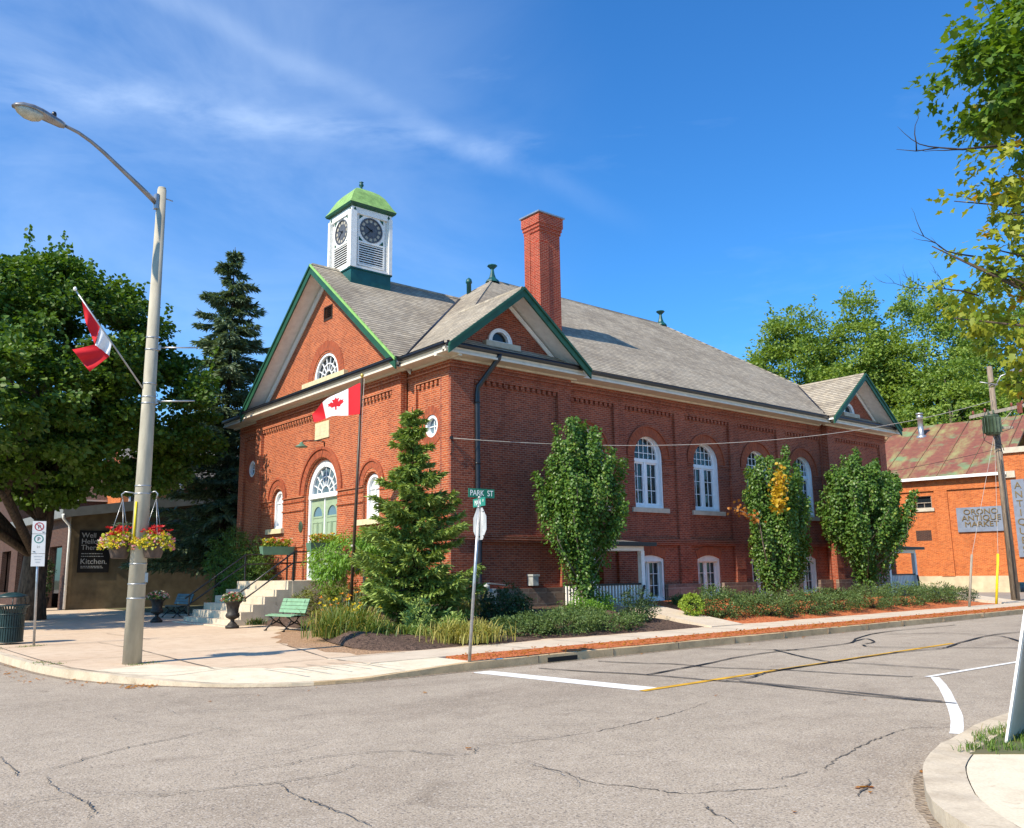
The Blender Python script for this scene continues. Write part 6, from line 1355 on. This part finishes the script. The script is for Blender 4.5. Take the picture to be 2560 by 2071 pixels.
cot('dark spreading shrub at the foot of the slim pear tree', (11.0, -5.35, .28), 1.0, .8, .92, 3200)
cot('spreading shrub with reddish tips between the pear trees', (13.3, -5.2, .28), 1.0, .8, .80, 3000)
cot('dense spreading shrub left of the broad round headed tree', (15.7, -5.2, .28), 1.15, .85, .95, 3200)
cot('arching shrub in front of the broad round headed tree', (18.4, -5.1, .28), 1.2, .85, 1.0, 3200)
cot('arching shrub before the far porch railing', (21.4, -5.0, .28), 1.25, .9, .9, 3000)
cot('last dark shrub beyond the far porch by the parking lot', (24.2, -4.3, .25), 1.9, .9, .75, 2800, 'leaf_dark')
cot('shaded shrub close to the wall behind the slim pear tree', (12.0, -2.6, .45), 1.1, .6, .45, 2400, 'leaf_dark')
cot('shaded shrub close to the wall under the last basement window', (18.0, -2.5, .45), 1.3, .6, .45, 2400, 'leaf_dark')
cot('thin grey green shrub below the sill of the first basement window', (8.9, -1.9, .5), .6, .45, .4, 1800)
t = thing('potted_evergreen', 'dark clipped evergreen in a tub by the shop entrance', 'potted plant', (-5.6, 28.4, .15)); C = crown('foliage', t, [(-5.6, 28.4, 2.0, .55, .55, 1.35)], 120, 20, .2, .12, 'leaf_dark')
b = MB(); b.lathe((-5.6, 28.4, .15), [(.42, 0), (.5, .35), (.55, .65), (.5, .66)], 16); obj('tub', b, 'iron_urn', t)
# blades: day lilies and grasses
def blades(name, parent, O, n, spread, L0, L1, wd, mat, arch_=.9, lean=None):
    k = 5; off = np.array(ORG.get(parent, Vector((0, 0, 0)))) if parent else np.zeros(3); O = np.asarray(O, float)
    base = O[rng.integers(len(O), size=n)] + np.c_[rng.normal(size=(n, 2)) * spread, np.zeros(n)]; a = rng.random(n) * 2 * math.pi; d = np.c_[np.cos(a), np.sin(a), np.zeros(n)]
    L_ = rng.uniform(L0, L1, n); ar = rng.uniform(.45, 1.3, n) * arch_; side = np.c_[-np.sin(a), np.cos(a), np.zeros(n)]; P = np.zeros((n, k, 2, 3))
    for i in range(k):
        u = i / (k - 1); c = base + d * (L_ * ar * u ** 1.6 * .62)[:, None] + np.array([0, 0, 1.]) * (L_ * (u - ar * .62 * u ** 2.4))[:, None]; w_ = wd * (1 - u) ** .6 * (.6 + .8 * min(1, u * 3)) + .0015
        P[:, i, 0] = c - side * w_ / 2; P[:, i, 1] = c + side * w_ / 2
    P = (P - off).reshape(-1, 3); f = np.array([[2 * i, 2 * i + 1, 2 * i + 3, 2 * i + 2] for i in range(k - 1)]); vi = (f[None] + (np.arange(n) * 2 * k)[:, None, None]).ravel(); nf = n * (k - 1)
    me = bpy.data.meshes.new(name); me.vertices.add(len(P)); me.vertices.foreach_set('co', P.ravel()); me.loops.add(len(vi)); me.loops.foreach_set('vertex_index', vi.astype(np.int32))
    me.polygons.add(nf); me.polygons.foreach_set('loop_start', (np.arange(nf) * 4).astype(np.int32)); me.polygons.foreach_set('loop_total', np.full(nf, 4, np.int32)); me.update(calc_edges=True)
    at = me.attributes.new('tint', 'FLOAT', 'FACE'); at.data.foreach_set('value', np.repeat(rng.random(n), k - 1).astype(np.float32)); me.materials.append(MATS[mat])
    o = bpy.data.objects.new(name, me); COL.objects.link(o)
    if parent: o.parent = parent
    return o
def blooms(name, parent, P, size, mat, per=7, rad=.03):
    P = np.asarray(P, float); n = len(P) * per; idx = np.repeat(np.arange(len(P)), per); d = rdir(n); d[:, 2] = np.abs(d[:, 2]); leaf_obj(name, P[idx] + d * rad * .3, d, rdir(n), size * rng.uniform(.7, 1.2, n), mat, parent, 'oval')
def lily(label, c, n, L0, L1, spread, mat, fl=None, nf=0):
    t = thing('day_lily', label, 'lily clump', c, 'day lily clumps in the corner bed'); x, y, z = c
    blades('blades', t, [(x, y, z)], n, spread, L0, L1, .022, mat)
    if nf: 
        P = np.array([[x, y, z]]) + np.c_[rng.normal(size=(nf, 2)) * spread * 1.1, rng.uniform(L0 * .8, L1 * .85, nf)]; blooms('flowers', t, P, .075, fl, 8); b = MB()
        for p in P: b.tube([(x + (p[0] - x) * .5, y + (p[1] - y) * .5, z), tuple(p)], .004, 4, 0, False)
        obj('stalks', b, 'bench_green', t)
    return t
lily('lush arching day lily clump with yellow flowers by the paving', (-4.9, -2.35, .25), 1300, .5, 1.05, .36, 'blade', 'petal_yellow', 9)
lily('yellowing day lily clump beside the street sign', (-3.5, -5.45, .2), 1200, .4, .8, .36, 'blade_gold')
lily('day lily clump with orange flowers below the flagpole', (-3.2, .6, .4), 420, .6, 1.0, .35, 'blade', 'petal_orange', 12)
lily('thin yellow lily stalks against the stone base', (-.2, -1.0, .5), 260, .6, 1.15, .35, 'blade_gold', 'petal_orange', 7)
lily('low green day lily leaves in front of the young spruce', (-4.6, -3.5, .22), 700, .35, .75, .34, 'blade')
lily('green day lily clump between the flagpole and the young spruce', (-3.9, -.9, .35), 700, .5, .95, .34, 'blade', 'petal_yellow', 5)
lily('small grass tuft beside the bottom step', (-3.9, 5.3, .2), 160, .2, .4, .12, 'blade')
lily('small lily clump with orange flowers beside the bench', (-2.7, 2.2, .38), 260, .35, .7, .3, 'blade_gold', 'petal_orange', 9)
for lab, c, h in (('tiny seedling spruce right of the young spruce', (-3.0, -4.3, .22), .62), ('smallest seedling spruce at the edge of the dark mulch', (-3.95, -4.2, .22), .34), ('seedling spruce tucked under the front branches of the young spruce', (-3.55, -3.6, .25), .95)):
    t = thing('seedling_spruce', lab, 'young tree', c); crown('needles', t, [(c[0], c[1], c[2] + h * .4, h * .5, h * .5, h * .5)], int(60 * h + 22), 20, .10, .10, 'needle', 'needle', .4, .5, .6, .8, .2); b = MB(); b.tube([c, (c[0], c[1], c[2] + h)], [.02, .006], 5); obj('trunk', b, 'bark_dark', t)
# flowers in urns, baskets and planter boxes
def bouquet(t, c, r, h, pal, n=90, droop=0., squash=(1, 1)):
    m = n * 5; d = rdir(m); d[:, 2] = np.abs(d[:, 2]) - droop * rng.random(m); rr_ = rng.random(m) ** .4
    C = np.array(c) + d * np.array([r * squash[0], r * squash[1], h]) * rr_[:, None]; leaf_obj('leaves', C, d + rdir(m) * .7, rdir(m) + np.array([[0, 0, .8]]), .06 * rng.uniform(.7, 1.3, m), pal[0], t, 'wide')
    for mat, fr in pal[1:]:
        k = max(3, int(n * fr)); dd = rdir(k); dd[:, 2] = np.abs(dd[:, 2]) - droop * rng.random(k); blooms('flowers', t, np.array(c) + dd * np.array([r * squash[0], r * squash[1], h]) * 1.03, .045, mat, 7, .03)
bouquet(U1, U1t, .36, .27, ['leaf_shrub', ('petal_pale', .5), ('petal_red', .14), ('petal_pink', .22)], 85)
bouquet(U2, U2t, .38, .27, ['leaf_shrub', ('petal_pale', .4), ('petal_pink', .5)], 80)
for t, c in ((B1, B1t), (B2, B2t)):
    bouquet(t, c, .36, .22, ['leaf_mixed', ('petal_yellow', 1.5), ('petal_pink', .6), ('petal_pale', .15)], 95, .75)
    k = 40; P = np.array(c) + np.c_[rng.normal(size=(k, 2)) * .11, rng.uniform(.14, .30, k)]; blooms('red_flowers', t, P, .05, 'petal_red', 8)
for t, ((x0, x1), (y0, y1), z), pal in ((P1, P1b, ['leaf_mixed', ('petal_red', .5), ('petal_orange', .3), ('petal_pale', .3)]), (P2, P2b, ['leaf_mixed', ('petal_yellow', .5), ('petal_orange', .5), ('petal_red', .25)])):
    m = 420; C = np.c_[rng.uniform(x0, x1, m), rng.uniform(y0, y1, m), z + rng.random(m) ** 1.5 * .28]; leaf_obj('leaves', C, rdir(m) + np.array([[0, 0, .3]]), rdir(m), .08, pal[0], t, 'wide')
    for mat, fr in pal[1:]: k = int(48 * fr); blooms('flowers', t, np.c_[rng.uniform(x0, x1, k), rng.uniform(y0, y1, k), z + rng.uniform(.08, .34, k)], .06, mat, 7)
# near maple hanging in at the top right
t = thing('maple_tree', 'near maple with yellowing leaves hanging in at the right edge', 'tree', (-.4, -20.4, .13))
tr_ = [(-.4, -20.4, .1), (-.4, -20.3, 2.0), (-.5, -20.0, 4.0), (-.7, -19.6, 6.5), (-.9, -19.2, 9.0), (-1.0, -19.0, 11.0)]
CU = crown('upper_crown', t, [(-2.0, -18.3, 9.45, 1.75, 1.5, 1.35), (-3.0, -17.75, 8.75, .95, .75, .70), (-2.2, -18.0, 8.2, 1.2, .9, .7), (-.6, -19.0, 10.5, 2.2, 2.0, 1.8)], 300, 40, .40, .135, 'leaf_near', 'maple', .40, .9, .35, .45, -.55, .5)
CL = crown('lower_crown', t, [(-2.9, -17.35, 6.75, .95, .75, .75), (-2.8, -17.2, 5.75, 1.05, .7, .6), (-1.9, -17.6, 6.6, 1.3, .9, 1.2), (-1.8, -17.4, 5.2, 1.1, .7, .6), (-.6, -18.2, 6.4, 1.8, 1.2, 1.8), (-2.6, -17.7, 7.45, .9, .7, .4), (-1.7, -17.3, 4.55, .7, .5, .4)], 190, 15, .27, .13, 'leaf_near_gold', 'maple', .3, .9, .3, .5, -.6, .55)
limbs(tr_, .34, .10, some(CU, 14) + some(CL, 26) + [(-3.9, -17.0, 6.2), (-3.2, -16.9, 5.3)], t, 'bark', 'trunk', .35, .22, .10)
b = MB()
def twig(p, d, L_, r, lev):
    p, d = Vector(p), Vector(d).normalized(); pts = [p]
    for i in range(5): d = (d + Vector((random.uniform(-1, 1), random.uniform(-1, 1), random.uniform(-.7, 1))) * .34).normalized(); pts.append(pts[-1] + d * L_ / 5)
    b.tube(pts, [r, r * .85, r * .7, r * .5, r * .35, r * .15], 5)
    if lev:
        for k in (2, 3, 4): twig(pts[k], d + Vector((random.uniform(-1, 1), random.uniform(-1, 1), random.uniform(-.2, 1))) * .8, L_ * random.uniform(.3, .5), r * .5, lev - 1)
for a_ in (((-2.9, -17.75, 7.75), (-1, .75, .02), 1.55, .022, 1), ((-3.3, -17.3, 6.1), (-1, .7, .5), .95, .014, 1), ((-3.0, -17.2, 5.6), (-1, .75, -.02), 1.2, .014, 2), ((-2.6, -18.1, 9.4), (-.7, .4, .6), 1.0, .012, 0)):
    b = MB(); twig(*a_); obj('bare_twig', b, 'bark_dark', t)
# far trees beyond the market
for lab, x, y, zt, r, seed in (('pale green tree with open crown above the far gable', 52.5, 19.6, 25.0, 6.0, 1), ('tall feathery tree left of the tallest group', 58, 17.0, 26.8, 5.6, 2), ('dense tree above the rusted roof', 62, 12.5, 27.6, 6.6, 3), ('far tree behind the utility pole', 68, 7.2, 27.5, 7.0, 4), ('rightmost far tree behind the hanging maple branches', 70, 1.0, 25.5, 7.0, 5), ('low far tree filling the gap behind the market roof', 57, 8.5, 18.5, 6.0, 6)):
    t = thing('far_tree', lab, 'tree', (x, y, .1), 'far trees beyond the market'); r_ = np.random.default_rng(seed); bl = []
    for k in range(9):
        a = r_.random() * 6.28; f = r_.random(); zz = zt * (.42 + .48 * f); rr_ = r * (.55 - .28 * abs(f - .35)); bl.append((x + math.cos(a) * r * .55 * (1.1 - f * .6), y + math.sin(a) * r * .55 * (1.1 - f * .6), zz, rr_, rr_, rr_ * .62))
    bl.append((x, y, zt * .92, r * .4, r * .4, zt * .08))
    bl += [(x, y, zt * .55, r * .95, r * .95, zt * .22), (x, y, zt * .74, r * .8, r * .8, zt * .16)]
    C = crown('crown', t, bl, 560, 70, 1.05, .31, 'leaf_far', 'oval', .5, .8, .4, .8, -.1, .42, None, .4, 60, (.8, 1.8))
    limbs([(x, y, 0), (x, y, 4), (x + .3, y, 8), (x + .1, y + .3, 12), (x - .4, y, 15), (x - .2, y, zt * .72)], .45, .06, some(C, 40), t, 'bark_grey', 'trunk', .35, .4, .08)
# grass and litter
def scatter(poly, n):
    P = np.array(poly); lo, hi = P.min(0), P.max(0); o = []
    while len(o) < n:
        x, y = rng.uniform(lo[0], hi[0]), rng.uniform(lo[1], hi[1])
        if inpoly(x, y, poly): o.append((x, y))
    return o
g_ = scatter([(-7.72, -18.38), (-6.7, -18.16), (-3.5, -18.15), (-3, -19.6), (-6.3, -19.75), (-7.3, -18.8)], 700)
tag(blades('grass', None, [(x, y, .13) for x, y in g_], 6500, .03, .05, .13, .006, 'grass', .8), 'uneven green grass at the kerb under the sandwich board', 'grass', None, 'stuff')
tf = [(-11.9, 1.6), (-11.85, 2.2), (-11.2, 2.0), (-10.9, 2.05), (-12.0, 3.8), (-11.95, 2.9), (-11.8, -2.8), (-11.7, -3.3), (-10.6, -4.7), (-10.3, -4.55)]
tag(blades('weeds', None, [(x, y, .14) for x, y in tf], 700, .10, .03, .09, .006, 'grass', 1.2), 'sparse weeds along the kerb joint of the plaza', 'weeds', None, 'stuff')
n = 170; C = np.c_[rng.uniform(-12.5, -12.1, n), rng.uniform(-5, 3, n), np.full(n, .015)]; C[:60] = np.c_[rng.normal(-11.2, .22, 60), rng.normal(-6.9, .16, 60), np.full(60, .015)]; C[60:65] = np.c_[rng.uniform(-14, -3, 5), rng.uniform(-16, -10, 5), np.full(5, .015)]; C[65:80] = np.c_[rng.normal(-11.7, .15, 15), rng.normal(-5.6, .3, 15), np.full(15, .015)]; C[80:86] = np.c_[rng.normal(-8.9, .5, 6), rng.normal(-18.3, .1, 6), np.full(6, .012)]; C[86:100] = np.c_[rng.uniform(-12, 8, 14), rng.uniform(-9.5, -9.1, 14), np.full(14, .012)]
tag(leaf_obj('fallen_leaves', C, np.c_[rdir(n)[:, :2], np.zeros(n)], np.array([[0, 0, 1.]]) + rdir(n) * .25, rng.uniform(.03, .075, n), 'leaf_russet', None, 'wide'), 'scattered dry leaves lying along the gutter', 'leaf litter', None, 'stuff')
n = 2600; C = np.c_[rng.uniform(-5.8, 26, n), np.clip(rng.normal(-8.25, .30, n), -8.97, -7.55), np.full(n, .165)]; tag(leaf_obj('mulch_chips', C, rdir(n) * np.array([[1, 1, .25]]), np.array([[0, 0, 1.]]) + rdir(n) * .5, rng.uniform(.04, .10, n), 'leaf_russet', None, 'oval'), 'loose red bark chips on the strip by the kerb', 'bark chips', None, 'stuff')
